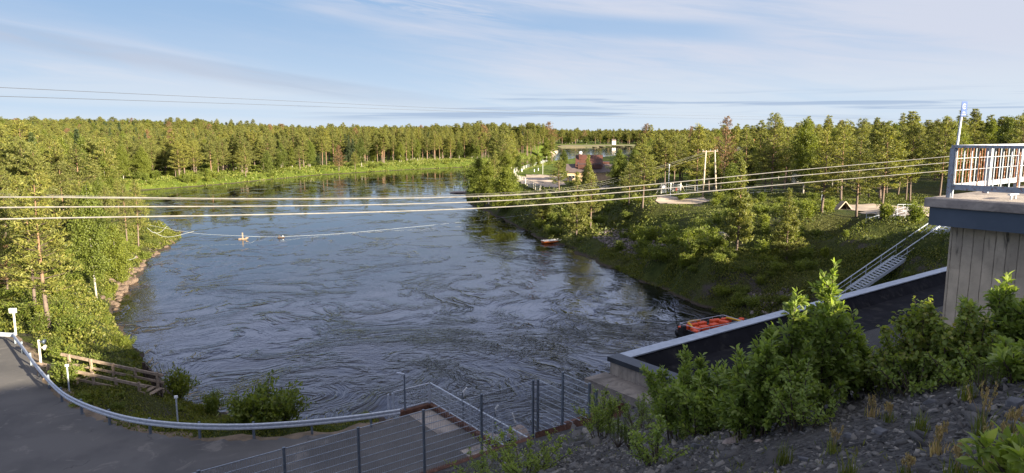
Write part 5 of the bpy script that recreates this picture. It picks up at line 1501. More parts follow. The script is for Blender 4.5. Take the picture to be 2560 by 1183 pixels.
def near_bushes():
    spec = [('willow', (1695, 1085), 872, .62, 15, 'broad leafy willow bush foremost beside the concrete ledge'), ('willow', (1792, 1075), 905, .45, 9, 'thin topped willow bush right of the one beside the ledge'),
            ('willow', (1905, 1085), 862, .55, 13, 'dense willow bush in the middle with one sunlit shoot'), ('willow', (1965, 1060), 752, .32, 6, 'willow bush with upright sunlit shoots left of the tallest one'),
            ('willow', (2055, 1030), 682, .34, 7, 'tallest willow shoots with sunlit top leaves against the dark roof'), ('willow', (2110, 1010), 800, .32, 6, 'willow bush with sunlit side right of the tallest shoots'),
            ('birch', (2195, 985), 838, .42, 10, 'young birch bush in shade before the black roof'), ('birch', (2290, 975), 762, .42, 11, 'young birch bush with yellow sunlit top leaves before the black roof'),
            ('birch', (2395, 955), 775, .36, 9, 'young birch bush with reddish sunlit tips before the pier'), ('willow', (2485, 915), 712, .42, 12, 'willow bush with pale sunlit tips against the pier wall'),
            ('willow', (2575, 890), 745, .42, 10, 'willow bush at the right picture edge before the pier'), ('fine', (2400, 965), 860, .4, 10, 'low dark bush at the foot of the reddish tipped birch'),
            ('willow', (2540, 960), 850, .35, 8, 'low willow bush under the right edge bush'), ('fine', (1640, 1165), 1040, .34, 9, 'small pale leaved bush on the slope below the foremost willow'),
            ('fine', (1310, 1190), 1085, .75, 22, 'rounded low bush at the fence corner on the bottom edge'), ('fine', (1505, 1100), 962, .4, 12, 'creeping bush climbing the concrete ledge beside the fence'),
            ('fine', (1600, 1075), 985, .5, 12, 'dark bush between ledge and foremost willow'), ('willow', (1850, 1095), 930, .4, 9, 'low willow bush between the two middle bushes'),
            ('fine', (2000, 1075), 900, .4, 10, 'shaded bush under the upright willow shoots'), ('birch', (2245, 985), 850, .4, 9, 'shaded young birch left of the yellow topped one'),
            ('willow', (2010, 1050), 840, .35, 9, 'dense shaded willow between the upright shoots'), ('birch', (2340, 965), 815, .35, 9, 'young birch bush between yellow topped and reddish tipped ones'),
            ('fine', (1200, 1195), 1130, .5, 12, 'low dark bush at the bottom edge left of the rounded one'), ('willow', (2140, 1000), 855, .4, 10, 'shaded willow bush joining the tall shoots and the young birches'), ('fine', (2460, 945), 840, .45, 12, 'dark fine leaved bush between reddish birch and pale tipped willow'), ('willow', (1745, 1085), 925, .45, 11, 'leafy low willow filling the gap behind the pale leaved bush'),
            ('fine', (2290, 985), 880, .5, 14, 'low dark bush in front of the yellow topped birch'), ('birch', (2440, 945), 800, .35, 9, 'young birch pressed against the pier wall foot'), ('willow', (2570, 1215), 1120, .3, 7, 'sunlit leafy shoots in the bottom right corner')]
    for i, (kind, b, ty, sp, nst, lab) in enumerate(spec):
        p = E(*b); s, d = SD(p.x, p.y); p.z = float(emb_at(np.array(s), np.array(d)))
        H = Q(b[0], ty, p.y).z - p.z + (.1 if 'sunlit' in lab else 0); f = p.y / 7.0
        st, V, F = near_bush(500 + i, H, sp * max(.8, f) * (1.0 if kind != 'fine' else 1.1), nst, kind)
        t = thing('willow_bush' if kind == 'willow' else 'birch_sapling' if kind == 'birch' else 'bush', lab, 'bush', p)
        obj('stems', st.mesh('stems', M['stem'], smooth=True), t)
        obj('foliage', npmesh('foliage', V, F, M['fore_birch'] if kind == 'birch' else M['fore']), t)
near_bushes()
def seedlings():
    for i, (b, ty, lab) in enumerate([((1545, 1115), 1045, 'yellow green pine seedling with upright shoots beside the fence end'), ((1575, 1120), 1075, 'smaller pine seedling right of the one at the fence end'), ((2275, 960), 900, 'pine seedling at the foot of the young birches'), ((2465, 985), 905, 'spiky seedling under the pale tipped willow')]):
        p = E(*b); H = Q(b[0], ty, p.y).z - p.z; rng = np.random.default_rng(600 + i); st = MB(); C, A = [], []
        for k in range(11):
            az = rng.uniform(0, 6.283); o = H * .35 * rng.random() ** .6; q = Vector((math.cos(az) * o, math.sin(az) * o, H * rng.uniform(.55, 1.0))); st.tube([Vector((0, 0, -.03)), Vector((q.x * .9, q.y * .9, q.z * .4)), q], [.008, .006, .003], 4, False)
            a0 = Vector((q.x * .9, q.y * .9, q.z * .4))
            for j in range(90):
                c = a0.lerp(q, rng.random()); C.append(np.array(c)); A.append(rng.normal(size=3) * .5 + np.array((0, 0, .8)))
        C, A = np.array(C), np.array(A); L = rng.uniform(.04, .07, len(C)) * (H / .45); V, F = leaf_quads(C + unit(A) * L[:, None] / 2, A, L, L * .1, rng)
        t = thing('pine_seedling', lab, 'seedling', p); obj('stems', st.mesh('stems', M['stem']), t); obj('needles', npmesh('needles', V, F, M['seedling']), t)
seedlings()
def tufts():
    rng = np.random.default_rng(66)
    spec = [(2455, 1075, 950, 'tall dry grass tuft with pale seed heads on the right of the slope'), (2492, 1190, 1030, 'tallest dry grass stalks at the bottom right'), (2530, 1085, 1010, 'dry grass stalks by the right picture edge'), (2345, 1120, 1055, 'dry grass stalks leaning left on the open gravel'),
            (2390, 1180, 1090, 'bent dry stalks at the bottom edge'), (2180, 1045, 985, 'pale dry tuft under the young birches'), (2225, 1050, 1005, 'green weed tuft right of the pale dry tuft'), (2120, 1190, 1130, 'low grass tuft at the bottom edge of the gravel'), (2085, 1110, 1060, 'brownish tuft below the tallest willow'),
            (2300, 1060, 1020, 'low green tuft on the gravel between the slabs'), (2500, 955, 890, 'green tuft under the pale tipped willow'), (2420, 1000, 930, 'feathery green tuft at the foot of the birches'), (2270, 1180, 1135, 'rusty low tuft near the bottom edge'), (1960, 1140, 1100, 'small grass tuft below the middle bushes'), (2440, 1185, 1130, 'green weeds at the bottom edge beside the stalks'), (2540, 1180, 1080, 'stiff dry stalks in the right bottom corner')]
    for i, (x, y, ty, lab) in enumerate(spec):
        p = E(x, y); s, d = SD(p.x, p.y); p.z = float(emb_at(np.array(s), np.array(d))); H = Q(x, ty, p.y).z - p.z
        dry = 'dry' in lab or 'brown' in lab or 'stiff' in lab or 'rusty' in lab
        V, F = [], []
        for k in range(70 if not dry else 46):
            az = rng.uniform(0, 6.283); h = H * rng.uniform(.25, .6 if dry else 1.0); o = h * rng.uniform(.1, .6); w = .0035
            b0 = np.array([rng.normal() * .03, rng.normal() * .03, -.01]); m = b0 + np.array([math.cos(az) * o * .4, math.sin(az) * o * .4, h * .65]); e = b0 + np.array([math.cos(az) * o, math.sin(az) * o, h]); sd = np.array([-math.sin(az), math.cos(az), 0]) * w
            n = len(V); V += [b0 - sd, b0 + sd, m + sd * .8, m - sd * .8, e + sd * .15, e - sd * .15]; F += [(n, n + 1, n + 2, n + 3), (n + 3, n + 2, n + 4, n + 5)]
        t = thing('grass_tuft', lab, 'grass tuft', p)
        obj('blades', npmesh('blades', V, F, M['dry'] if dry and i % 2 else M['grassblade']), t)
        if dry:
            mb = MB(); C, A = [], []
            for k in range(7):
                az = rng.uniform(0, 6.283); o = H * rng.uniform(.03, .3); q = Vector((math.cos(az) * o, math.sin(az) * o, H * rng.uniform(.7, 1.0))); mb.tube([Vector((0, 0, -.01)), Vector((q.x * .4, q.y * .4, q.z * .6)), q], [.0022, .0018, .0012], 4, False)
                for j in range(46): C.append(np.array(q) - np.array((q.x * .25, q.y * .25, q.z * .3)) * rng.random() + rng.normal(size=3) * .005); A.append(np.array((q.x, q.y, 1.2)) + rng.normal(size=3) * .35)
            C, A = np.array(C), np.array(A); V2, F2 = leaf_quads(C, A, rng.uniform(.014, .03, len(C)), .005, rng)
            obj('stalks', mb.mesh('stalks', M['dry']), t); obj('seed_heads', npmesh('seed_heads', V2, F2, M['dry']), t)
tufts()
cover_rng = np.random.default_rng(77)
def slope_weeds():
    n = 5200; s = cover_rng.uniform(0, 15, n); d = cover_rng.uniform(1.5, 15, n)
    k = (np.sin(s * 2.1 + 1) * np.sin(d * 1.7) + cover_rng.normal(size=n) * .35) > .55 - .05 * d
    s, d = s[k], d[k]; z = emb_at(s, d); C = np.stack([s * BX + d * DX, s * BY + d * DY, z + cover_rng.uniform(0, .09, len(s))], 1)
    rep = 5; C = np.repeat(C, rep, 0) + cover_rng.normal(size=(len(C) * rep, 3)) * (.05, .05, .02)
    A = cover_rng.normal(size=(len(C), 3)) * .5 + np.array((0, 0, 1)); L = cover_rng.uniform(.03, .09, len(C)); V, F = leaf_quads(C, A, L, L * .16, cover_rng)
    tag(obj('weeds', npmesh('weeds', V, F, M['undergrowth'])), 'sparse low weeds between the slate chips', 'weeds', kind='stuff')
slope_weeds()
# ------------------------------------------------------------------ boats and floats
def loft_boat(L, Bm, H, n=12):
    """rowing boat: (outer, inner, rim) rings from stern (x=0) to bow (x=L)"""
    prof = [(-1, 1), (-.86, .45), (-.55, .1), (0, 0), (.55, .1), (.86, .45), (1, 1)]
    rings = []
    for i in range(n + 1):
        t = i / n; w = Bm / 2 * (.78 + .22 * math.sin(min(1, t / .45) * math.pi / 2)) * (1 - max(0, (t - .45) / .55) ** 2.4) + .012
        keel = .02 + .42 * H * max(0, (t - .6) / .4) ** 2; sheer = H * (1 + .28 * max(0, (t - .4) / .6) ** 2)
        rings.append([Vector((L * t, w * a, keel + (sheer - keel) * b)) for a, b in prof])
    return rings
def orange_boat():
    a = P(1356, 609, 0); t = thing('rowing_boat', 'orange rowing boat with white gunwale pulled up on the right shore', 'boat', (a.x, a.y, -.04), None, math.atan2(1.1, 2.7))
    t.scale = (1.0, 1, 1)
    rings = loft_boat(4.3, 1.45, .5); k = 7
    def M_(f): return [v for r in rings for v in f(r)]
    mb = MB(); vs = [v for r in rings for v in r]; fs = [(i * k + j, (i + 1) * k + j, (i + 1) * k + j + 1, i * k + j + 1) for i in range(12) for j in range(k - 1)] + [tuple(range(k))]
    mb.add(vs, fs); obj('hull', mb.mesh('hull', M['boat_orange'], smooth=True), t)
    mb = MB(); vs = [Vector((v.x * .97 + .06, v.y * .9, v.z * .92 + .06)) for r in rings for v in r]; mb.add(vs, [tuple(reversed(f)) for f in fs]); obj('inside', mb.mesh('inside', M['boat_white'], smooth=True), t)
    mb = MB()
    for sg in (0, k - 1): mb.tube([r[sg] + Vector((0, 0, .0)) for r in rings], .045, 6)
    mb.tube([rings[0][0], rings[0][-1]], .045, 6); obj('gunwale', mb.mesh('gunwale', M['boat_white']), t)
    for x in (.9, 2.0, 3.0):
        mb = MB(); mb.box((x, 0, .36), (.26, 1.2 if x < 2.5 else .95, .04)); obj('thwart', mb.mesh('thwart', M['boat_white']), t)
orange_boat()
def rescue_boat():
    c = P(1788, 836, 0)
    t = thing('work_boat', 'black inflatable work boat with orange cushions and yellow tubes moored beside the powerhouse', 'boat', c, None, R(31))
    def part(name, mat, fn, smooth=False, bevel=0, parent=None):
        mb = MB(); fn(mb); o = obj(name, mb.mesh(name, M[mat], smooth=smooth), parent or t)
        if bevel: b = o.modifiers.new('edge', 'BEVEL'); b.width = bevel; b.segments = 3
        return o
    tube = [(-3.5, -1.25, .35), (2.4, -1.25, .35), (3.6, -.8, .5), (4.1, 0, .6), (3.6, .8, .5), (2.4, 1.25, .35), (-3.5, 1.25, .35)]
    part('inflatable_tube', 'black', lambda m: m.tube(spline([Vector(p) for p in tube], 5), .32, 10), True)
    part('deck', 'purple', lambda m: m.box((-.2, 0, .3), (6.4, 1.9, .08)))
    part('transom', 'black', lambda m: m.box((-3.45, 0, .55), (.12, 2.2, .7)))
    for x, y, l, w, h, rz in [(-2.95, 1.1, 1.0, .55, .5, .1), (-1.7, 1.22, 1.2, .5, .5, 0), (-.5, 1.22, 1.0, .5, .48, 0), (1.2, 1.15, 1.1, .5, .55, -.1), (2.5, 1.0, .9, .5, .5, -.3), (-2.3, .2, .9, .6, .42, .2), (-1.2, .25, .9, .6, .42, -.1), (.1, .3, .9, .55, .42, 0), (-3.0, -.5, .5, .6, .5, 0), (1.4, .3, .5, .9, .6, .3), (3.7, .25, .6, .5, .45, .6)]:
        part('cushion', 'orange', lambda m: m.box((x, y, .72), (l, w, h), rz), False, .1)
    part('yellow_tube', 'yellow', lambda m: m.tube(spline([Vector(p) for p in ((-2.35, .3, .7), (-2.25, .9, 1.0), (-1.9, 1.45, 1.1), (-.4, 1.5, 1.05))], 6), .09, 8), True)
    part('yellow_tube', 'yellow', lambda m: m.tube(spline([Vector(p) for p in ((2.3, .85, 1.05), (2.8, .1, .95), (3.0, -.7, .8))], 6), .1, 8), True)
    part('yellow_tube', 'yellow', lambda m: m.tube(spline([Vector(p) for p in ((-2.3, -.75, .75), (-1.7, -1.1, .85), (-.9, -1.35, .7))], 6), .1, 8), True)
    def frame(m):
        for y in (-1.15, 1.15):
            m.tube([(-3.3, y, 1.25), (2.2, y, 1.25)], .025, 6)
            for x in (-3.3, -2.0, -.7, .8, 2.2): m.tube([(x, y, .5), (x, y, 1.25)], .022, 6)
        m.tube([(-3.3, -1.15, 1.25), (-3.3, 1.15, 1.25)], .025, 6); m.tube([(2.2, -1.15, 1.25), (2.2, 1.15, 1.25)], .025, 6); m.tube([(-3.3, -1.15, .85), (2.2, -1.15, .85)], .02, 6)
    part('rail_frame', 'galv', frame)
    mo = part('outboard_motor', 'black', lambda m: m.box((-3.75, .25, 1.05), (.42, .4, .55)), False, .08)
    part('motor_leg', 'black', lambda m: m.box((-3.8, .25, .4), (.18, .14, .9)), False, .03, mo)
    part('antenna', 'black', lambda m: (m.tube([(-3.7, .9, .6), (-3.9, 1.5, 3.2)], .03, 6), m.ball((-3.9, 1.5, 3.2), .07)))
    part('locker', 'white', lambda m: m.box((.9, -.65, .5), (.5, .4, .35)), False, .04)
rescue_boat()
def floats():
    p = P(607, 599, 0)
    t = thing('mooring_float', 'pale timber float with an upright post, left one on the river line', 'float', p)
    mb = MB(); mb.box((p.x, p.y, .12), (1.4, .6, .2), .2); mb.build('raft', M['wood_grey'], t, bevel=.05)
    mb = MB(); mb.box((p.x + .0, p.y, .7), (.17, .15, 1.0)); mb.build('post', M['wood_grey'], t)
    mb = MB(); mb.box((p.x + .75, p.y - .1, .3), (.5, .25, .14), .5); mb.build('block', M['wood_grey'], t)
    q = P(703, 595, 0)
    t = thing('mooring_float', 'small dark float with a pale cap, right one on the river line', 'float', q)
    mb = MB(); mb.box((q.x, q.y, .1), (1.2, .5, .2), .4); mb.build('raft', M['wood_dark'], t, bevel=.05)
    mb = MB(); mb.tube([q + Vector((-.1, 0, .2)), q + Vector((-.4, -.2, .5))], .07, 6); mb.build('peg', M['wood_dark'], t)
    mb = MB(); mb.ball(q + Vector((.3, 0, .3)), .1); mb.build('cap', M['white'], t)
    mb = MB()
    a, b = Q(368, 562, 118), P(607, 590, .7); mid = a.lerp(b, .5) - Vector((0, 0, .5))
    mb.tube(spline([a, mid, b, P(650, 592, .3), P(703, 592, .35)], 8), .016, 5)
    e = Q(1345, 533, 126.0); mb.tube(spline([P(703, 592, .35), P(850, 584, .06), P(1050, 566, .3), P(1235, 547, .9), e], 8), .014, 5)
    mb.build('river_line', M['rope'], label='pale line stretched over the river between two banks and two floats', cat='line')
    mb = MB()
    for l in ([(368, 570), (385, 582), (402, 580), (417, 566)], [(385, 580), (410, 592), (440, 590), (485, 578)], [(303, 646), (320, 650), (335, 646), (341, 640)]):
        mb = MB(); mb.tube(spline([Q(x, y, 108 if l[0][1] < 620 else 84) for x, y in l], 5), .025, 5)
        mb.build('shore_rope', M['rope'], label={368: 'slack pale rope looped over the tip of the left bank point', 385: 'thin pale rope dipping from the point towards the water', 303: 'pale rope sagging among the bushes behind the shore boulders'}[l[0][0]], cat='rope')
    for i, (x, y) in enumerate([(1132, 462), (1137, 468), (1150, 463)]):
        a = P(x, y + 4, 0); mb = MB(); mb.tube([a, a + Vector((0, 0, 1.0))], .09, 6); mb.build('water_stake', M['wood_dark'], label='dark stake standing in the river off the peninsula', cat='stake', group='stakes off the peninsula', origin=a)
floats()

# ------------------------------------------------------------------ cables over the river
def sag(a, b, drop, n=28):
    return [a.lerp(b, i / n) - Vector((0, 0, 4 * drop * (i / n) * (1 - i / n))) for i in range(n + 1)]
def cables():
    for i, (yl, ym, yr) in enumerate([(493, 487.5, 396), (519, 500.5, 411), (548, 516.5, 431)]):
        off = (34.6, 31.9, 29.2)[i]
        def at(px, py):
            u = (px - 1280) / FPX; r = ray(px, py)
            tt = (u * off / CP) / (.8 - .6 * r.x / r.y) if False else None
            k = r.x / r.y; tpar = k * off / (.8 - .6 * k); Y = off + .6 * tpar; return Q(px, py, Y)
        a, m, b = at(0, yl), at(1280, ym), at(2420, yr - 9)
        a2 = at(-150, yl + 2)
        pts = spline([a2, a, m, at(1900, (466, 478.5, 0)[i] if i < 2 else 0) if False else m.lerp(b, .5) - Vector((0, 0, .02)), b], 10)
        mb = MB(); mb.tube(pts, .022, 6)
        mb.build('power_cable', M['cable'], label=['sunlit power cable across the picture, upper of the three thick ones', 'sunlit power cable across the picture, middle of the three thick ones', 'sunlit power cable across the picture, lowest of the three thick ones'][i], cat='cable', group='thick cables across the river')
    for i, (yl, ym, x1, y1) in enumerate([(483, 496, 1764, 380), (486, 498, 1775, 379), (490, 500, 1788, 381)]):
        a, m1, m2, b = Q(-80, yl, 62), Q(700, ym, 82), Q(1330, (478, 482, 486)[i], 108), Q(x1, y1, 127)
        mb = MB(); mb.tube(spline([a, m1, m2, Q(1560, (440, 445, 449)[i], 118), b], 8), .014, 5)
        mb.build('line_wire', M['cable'], label=['thin wire running to the twin utility poles, uppermost of three', 'thin wire running to the twin utility poles, middle of three', 'thin wire running to the twin utility poles, lowest of three'][i], cat='wire', group='thin wires to the utility poles')
    for i, l in enumerate([[(-60, 216), (600, 247), (1200, 274), (1640, 287), (2300, 300)], [(-60, 239), (600, 260), (1100, 277), (1560, 292), (2200, 305)]]):
        Ys = (60, 110, 190, 300, 480)
        mb = MB(); mb.tube([Q(x, y, Y) for (x, y), Y in zip(l, Ys)] if False else spline([Q(x, y, Y) for (x, y), Y in zip(l, Ys)], 8), [.022 + .0002 * k for k in range(33)], 5)
        mb.build('sky_wire', M['cable_dark'], label=['thin dark wire crossing the sky, upper one', 'thin dark wire crossing the sky, lower one'][i], cat='wire')
cables()
def utility_poles():
    f1, f2 = Q(1756, 504, 127), Q(1790, 512, 125); f1.z = gz(f1.x, f1.y) - .3; f2.z = gz(f2.x, f2.y) - .3
    t1, t2 = Q(1765, 379, 127), Q(1787, 378, 127)
    t = thing('utility_pole', 'pair of leaning timber utility poles joined by a crossarm on the right bank', 'utility pole', f1)
    for f, tp in ((f1, t1), (f2, t2)):
        mb = MB(); mb.tube([f, tp + Vector((0, 0, .2))], [.17, .12], 10); mb.build('pole', M['pole_wood'], t, smooth=True)
    a, b = t1 + Vector((-.7, 0, 0)), t2 + Vector((.6, 0, 0)); mb = MB(); mb.bar(a, b, .14, .18); mb.build('crossarm', M['wood_grey'], t)
    for q in (.06, .5, .94):
        p = a.lerp(b, q); mb = MB(); mb.tube([p, p + Vector((0, 0, .15)), p + Vector((0, 0, .32))], [.05, .09, .06], 8); mb.build('insulator', M['fascia'], t)
    def lamp(base, top_y, Y, label, head=.25, r=.06):
        f = G(*base); tp = Q(base[0], top_y, f.y); t = thing('street_lamp', label, 'street lamp', f)
        mb = MB(); mb.tube([f, Vector((f.x, f.y, tp.z))], [r * 1.3, r], 8); mb.build('post', M['galv'], t)
        mb = MB(); mb.tube([(f.x, f.y, tp.z), (f.x, f.y, tp.z + head * .4), (f.x, f.y, tp.z + head)], [head * .5, head * .8, head * .45], 10); mb.build('lamp_head', M['white'], t)
    lamp((1676, 494), 461, 128, 'short lamp post with white head in front of the gate', .22)
    lamp((1671, 480), 414, 150, 'tall lamp post behind the gate among the trees', .25)
    lamp((2052, 530), 484, 83, 'short lamp post with white head against the left roadside pine', .28)
utility_poles()
def gate():
    Y = 134.0; k = Y / FPX
    def g(px, py=492):
        p = Q(px, py, Y); p.z = gz(p.x, p.y); return p
    t = thing('site_gate', 'mesh gate between white posts with small signs at the end of the track', 'gate', g(1680))
    for x in (1653, 1664, 1682, 1701):
        p = g(x); mb = MB(); mb.box((p.x, p.y, p.z + 1.05), (.18, .18, 2.0)); mb.build('post', M['cream'], t)
    for x0, x1 in ((1653, 1664), (1682, 1701)):
        a, b = g(x0), g(x1); mb = MB()
        for z in (.2, .7, 1.2, 1.7): mb.bar(a + Vector((0, -.05, z)), b + Vector((0, -.05, z)), .05, .05)
        n = 9
        for i in range(n): p = a.lerp(b, (i + .5) / n); mb.bar(p + Vector((0, -.05, .2)), p + Vector((0, -.05, 1.75)), .03, .03)
        mb.build('gate_leaf', M['galv'], t)
    for x0, x1 in ((1653, 1640), (1701, 1715)):
        a, b = g(x0), g(x1); mb = MB(); mb.bar(a + Vector((0, 0, 1.9)), b + Vector((0, 0, .1)), .06, .06); mb.build('brace', M['cream'], t)
    p = g(1658); mb = MB(); mb.box((p.x, p.y - .12, p.z + 1.3), (.6, .04, .5)); mb.build('sign_panel', M['white'], t)
    p = g(1690); mb = MB(); mb.box((p.x, p.y - .12, p.z + .75), (.35, .04, .6)); mb.build('warning_panel', M['red'], t)
    t2 = thing('boundary_fence', 'thin dark mesh fence running right from the gate along the wood', 'fence', g(1720))
    prev = None
    for x in range(1715, 1990, 28):
        p = g(x); mb = MB(); mb.bar(p, p + Vector((0, 0, 1.9)), .06, .06); mb.build('post', M['fence_post'], t2)
        if prev is not None:
            mb = MB()
            for z in (.1, .5, .9, 1.3, 1.8): mb.bar(prev + Vector((0, 0, z)), p + Vector((0, 0, z)), .02, .02)
            mb.build('mesh_panel', M['fence'], t2)
        prev = p
gate()

# ------------------------------------------------------------------ buildings
def gable(mb, c, rz, w, d, z0, z1, over=.4, th=.18):
    """roof with its ridge along local x: two thick slopes"""
    rot = Matrix.Rotation(rz, 3, 'Z'); c = Vector(c)
    for sg in (-1, 1):
        a, b = w / 2 + over, d / 2 + over; e = z0 - (z1 - z0) / (d / 2) * over
        p = [(-a, 0, z1), (a, 0, z1), (a, sg * b, e), (-a, sg * b, e)]
        lo = [c + rot @ Vector((x, y, z)) for x, y, z in p]; hi = [q + Vector((0, 0, th)) for q in lo]
        mb.hexa(lo + hi)
def gable_ends(mb, c, rz, w, d, z0, z1):
    rot = Matrix.Rotation(rz, 3, 'Z'); c = Vector(c)
    for sg in (-1, 1):
        p = [(sg * w / 2, -d / 2, z0), (sg * w / 2, d / 2, z0), (sg * w / 2, 0, z1 - .02)]
        q = [(x - sg * .25, y, z) for x, y, z in p]
        v = [c + rot @ Vector(t) for t in p + q]; mb.add(v, [(0, 1, 2), (3, 5, 4), (0, 3, 4, 1), (1, 4, 5, 2), (2, 5, 3, 0)])
def main_house():
    Y = 200.0; k = Y / FPX; rz = R(-6)
    c = Q(1478, 446, Y); zg = gz(c.x, c.y) - .2
    t = thing('house', 'long tan house with steep brown roof and white chimney beyond the right bank trees', 'house', (c.x, c.y, zg))
    def X(px): return Q(px, 440, Y).x
    def Z(py): return Q(1480, py, Y).z
    x0, x1 = X(1418), X(1536); w = x1 - x0; zc = (x0 + x1) / 2; ze = Z(430)
    mb = MB(); mb.box((zc, Y + 3.5, (zg + ze) / 2), (w - .8, 7, ze - zg), rz); mb.build('wall', M['brick'], t)
    mb = MB(); mb.box((zc, Y - .06, ze - .12), (w - .5, .14, .42), rz); mb.build('eave_board', M['cream'], t)
    mb = MB(); gable(mb, (zc, Y + 3.5, 0), rz, w - .6, 7.4, ze + .02, Z(413), .35); mb.build('lower_roof', M['roof_grey'], t)
    u0, u1 = X(1446), X(1506); uw = u1 - u0; uc = (u0 + u1) / 2
    mb = MB(); mb.box((uc, Y + 4.0, (ze + Z(416)) / 2 + .4), (uw - .4, 5.2, Z(416) - ze + .6), rz); gable_ends(mb, (uc, Y + 4.0, 0), rz, uw - .4, 5.2, Z(416) + .6, Z(391)); mb.build('upper_wall', M['roof_dark'], t)
    mb = MB(); gable(mb, (uc, Y + 4.0, 0), rz, uw, 5.4, Z(414), Z(390), .5); mb.build('upper_roof', M['roof_brown'], t)
    mb = MB(); mb.box((X(1475) , Y + 1.0, Z(417)), (uw - .1, .5, 1.2), rz); mb.build('roof_skirt', M['roof_brown'], t)
    mb = MB(); mb.box((X(1517), Y + 7, Z(411)), (X(1532) - X(1504), 3, 1.0), rz); mb.build('rear_roof', M['roof_brown'], t)
    ch = X(1453); mb = MB(); mb.box((ch, Y + 3.2, (Z(400) + Z(386)) / 2), (.85, .85, Z(386) - Z(400)), rz); cho = mb.build('chimney', M['roof_brown'], t)
    mb = MB(); mb.tube([(ch, Y + 3.2, Z(386)), (ch, Y + 3.2, Z(383)), (ch, Y + 3.2, Z(381)), (ch, Y + 3.2, Z(379.5))], [.42, .46, .5, .2], 10); mb.build('chimney_cap', M['white'], cho)
    for px, wd_, m in ((1505, 1.5, 'garage'), (1515, 1.6, 'garage')):
        mb = MB(); mb.box((X(px), Y + .12, (zg + .2 + Z(434)) / 2 + .2), (wd_ * .68, .2, Z(434) - zg - .6), rz); mb.build('garage_door', M[m], t)
    for px in (1425, 1434, 1524):
        mb = MB(); f = mb.box((X(px), Y + .1, zg + 1.7), (.7, .2, .9), rz).build('window', M['white'], t); mb = MB(); mb.box((X(px), Y - .02, zg + 1.7), (.56, .06, .76), rz); mb.build('pane', M['glass'], f)
    mb = MB(); mb.box((X(1424), Y - 3, zg + .9), (.9, .9, 1.4)); mb.build('refuse_bin', M['black'], None, label='dark bin standing left of the brown roofed house', cat='bin')
main_house()
def small_house(px, py_ridge, py_eave, wpx, Y, label, wallm, roofm, rz=0.0, dark=False):
    k = Y / FPX; w = wpx * k; c = Q(px, py_eave, Y); zr = Q(px, py_ridge, Y).z; zg = gz(c.x, c.y)
    t = thing('house', label, 'house', (c.x, c.y, zg)); d = w * .8
    mb = MB(); mb.box((c.x, Y + d / 2, (zg + c.z) / 2), (w, d, c.z - zg), rz); gable_ends(mb, (c.x, Y + d / 2, 0), rz, w, d, c.z, zr); mb.build('wall', M[wallm], t)
    mb = MB(); gable(mb, (c.x, Y + d / 2, 0), rz, w, d, c.z, zr, .5, .25); mb.build('roof', M[roofm], t)
    for s in (-.25, .25):
        f = MB().box((c.x + w * s, Y - .02, c.z - 1.3), (w * .14, .12, 1.2), rz).build('window', M['white'], t); MB().box((c.x + w * s, Y - .09, c.z - 1.3), (w * .1, .04, .95), rz).build('pane', M['glass'], f)
small_house(1287, 334, 344, 16, 640, 'red house with pale gable rising over the far bank pines', 'red', 'boat_white', R(80))
small_house(1852, 369, 380, 26, 190, 'house with dark roof half hidden behind the right bank pines', 'cream', 'roof_dark', R(10))
small_house(2010, 385, 393, 34, 170, 'low grey roofed house behind the trees left of the roadside pines', 'cream', 'roof_grey', R(-8))
small_house(1880, 350, 357, 12, 300, 'small red roofed house peeking between the crowns of the right wood', 'red', 'red', R(15))
small_house(1535, 348.5, 351.5, 9, 1100, 'white house far off across the river above the brown roof', 'cream', 'roof_grey', R(5))
small_house(1578, 389, 396, 14, 260, 'white shed between the trees right of the brown roofed house', 'white', 'roof_grey', 0)
def shelter():
    c = G(2107, 524)
    t = thing('small_shelter', 'small A-shaped timber shelter beside the sandy road', 'shelter', c); w, h, d = 1.0, 1.15, 1.3
    mb = MB()
    for sg in (-1, 1): mb.bar(c + Vector((sg * w, 0, 0)), c + Vector((0, 0, h)), d, .07, (sg * .7, 0, .7))
    mb.build('roof', M['wood_grey'], t)
    mb = MB(); mb.add([c + Vector((-w * .8, .3, 0)), c + Vector((w * .8, .3, 0)), c + Vector((0, .3, h * .85))], [(0, 1, 2)]); mb.build('back_panel', M['wood_dark'], t)
    mb = MB()
    for sg in (-1, 1): mb.bar(c + Vector((sg * w, -.72, 0)), c + Vector((0, -.72, h + .05)), .06, .1)
    mb.build('front_boards', M['pole_wood'], t)
shelter()
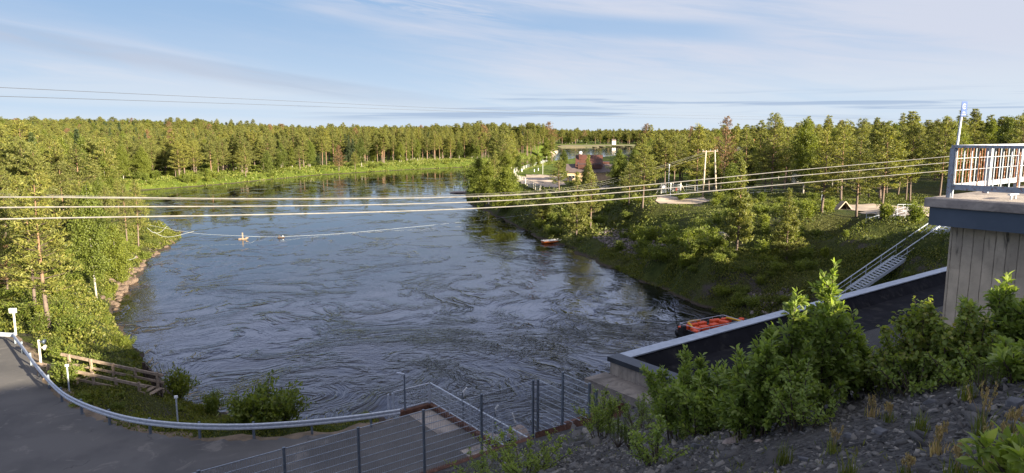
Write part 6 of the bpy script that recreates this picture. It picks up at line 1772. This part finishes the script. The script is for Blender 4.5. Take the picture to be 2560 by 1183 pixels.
def white_fence():
    px = [(1412, 398), (1385, 403), (1360, 409), (1335, 417), (1310, 425), (1288, 431), (1287, 445), (1302, 456), (1318, 465), (1334, 472), (1352, 478)]
    pts = [G(x, y) for x, y in px]; path = spline(pts, 4)
    t = thing('property_fence', 'white post fence running round the yard left of the brown roofed house', 'fence', pts[5])
    for i, p in enumerate(path):
        p.z = gz(p.x, p.y); mb = MB(); mb.box(p + Vector((0, 0, .95)), (.17, .17, 1.8)); mb.build('post', M['cream'], t)
    for i in range(len(path) - 1):
        a, b = path[i], path[i + 1]; mb = MB()
        for z in (.35, .8, 1.25, 1.7): mb.bar(a + Vector((0, 0, z)), b + Vector((0, 0, z)), .04, .1)
        mb.build('rail', M['galv'], t)
    for x, y in ((1305, 430), (1336, 430), (1346, 427)):
        p = G(x, y); mb = MB(); mb.box(p + Vector((0, 0, .5)), (.22, .22, 1.0)); mb.build('yard_post', M['white'], None, label='short white post on the yard grass inside the white fence', cat='post', group='short posts in the yard', origin=p)
    p = G(1357, 437); tp = Q(1357, 418, p.y); mb = MB(); mb.tube([p, Vector((p.x, p.y, tp.z + 2.5))], .05, 6); mb.ball((p.x, p.y, tp.z + 2.5), .09, 8, 5); mb.build('flag_pole', M['white'], None, label='thin white flagpole on the yard inside the white fence', cat='flagpole', origin=p)
white_fence()
def bank_rails():
    for lab, (a, b), Y in (('green-grey pipe railing on the right slope below the roadside pines', ((2163, 578), (2258, 592)), 76), ('second pipe railing just behind the first on the right slope', ((2172, 570), (2262, 584)), 79)):
        p, q = Q(*a, Y), Q(*b, Y); p.z = gz(p.x, p.y); q.z = gz(q.x, q.y)
        t = thing('pipe_railing', lab, 'railing', p)
        for z in (.45, .95): mb = MB(); mb.tube([p + Vector((0, 0, z)), q + Vector((0, 0, z))], .03, 6); mb.build('rail', M['galv'], t)
        for i in range(5): r = p.lerp(q, i / 4); mb = MB(); mb.tube([r + Vector((0, 0, -.3)), r + Vector((0, 0, .95))], .028, 6); mb.build('post', M['galv'], t)
    c = Q(2262, 546, 80); c.z = gz(c.x, c.y)
    t = thing('bicycle_rack', 'thin steel frame standing at the near edge of the sandy road', 'rack', c)
    for dx in (-.95, -.3, .3, .95):
        mb = MB(); mb.tube([c + Vector((dx, 0, -.1)), c + Vector((dx, 0, .95))], .03, 6); mb.build('upright', M['galv'], t)
    mb = MB(); mb.tube([c + Vector((-.95, 0, .95)), c + Vector((.95, 0, .95))], .03, 6); mb.build('top_bar', M['galv'], t)
    b = Q(1812, 612, 86); b.z = gz(b.x, b.y) + .35
    mb = MB(); mb.box(b, (1.5, 1.3, .95), .3); mb.build('concrete_block', M['slab'], None, bevel=.1, label='pale concrete block lying in the bushes left of the large pine', cat='block', origin=b)
    p = P(1626, 672, .7); rng = np.random.default_rng(90); mb = MB()
    for i in range(60):
        a = Vector(tuple(rng.normal(size=3) * (.9, .6, .3))); mb.tube([p + a * .3, p + a + Vector((0, 0, .25))], [.03, .01], 4, False)
    mb.build('dead_brushwood', M['twig'], None, label='pinkish brown dead brushwood at the right waterline', cat='brushwood', origin=p)
bank_rails()
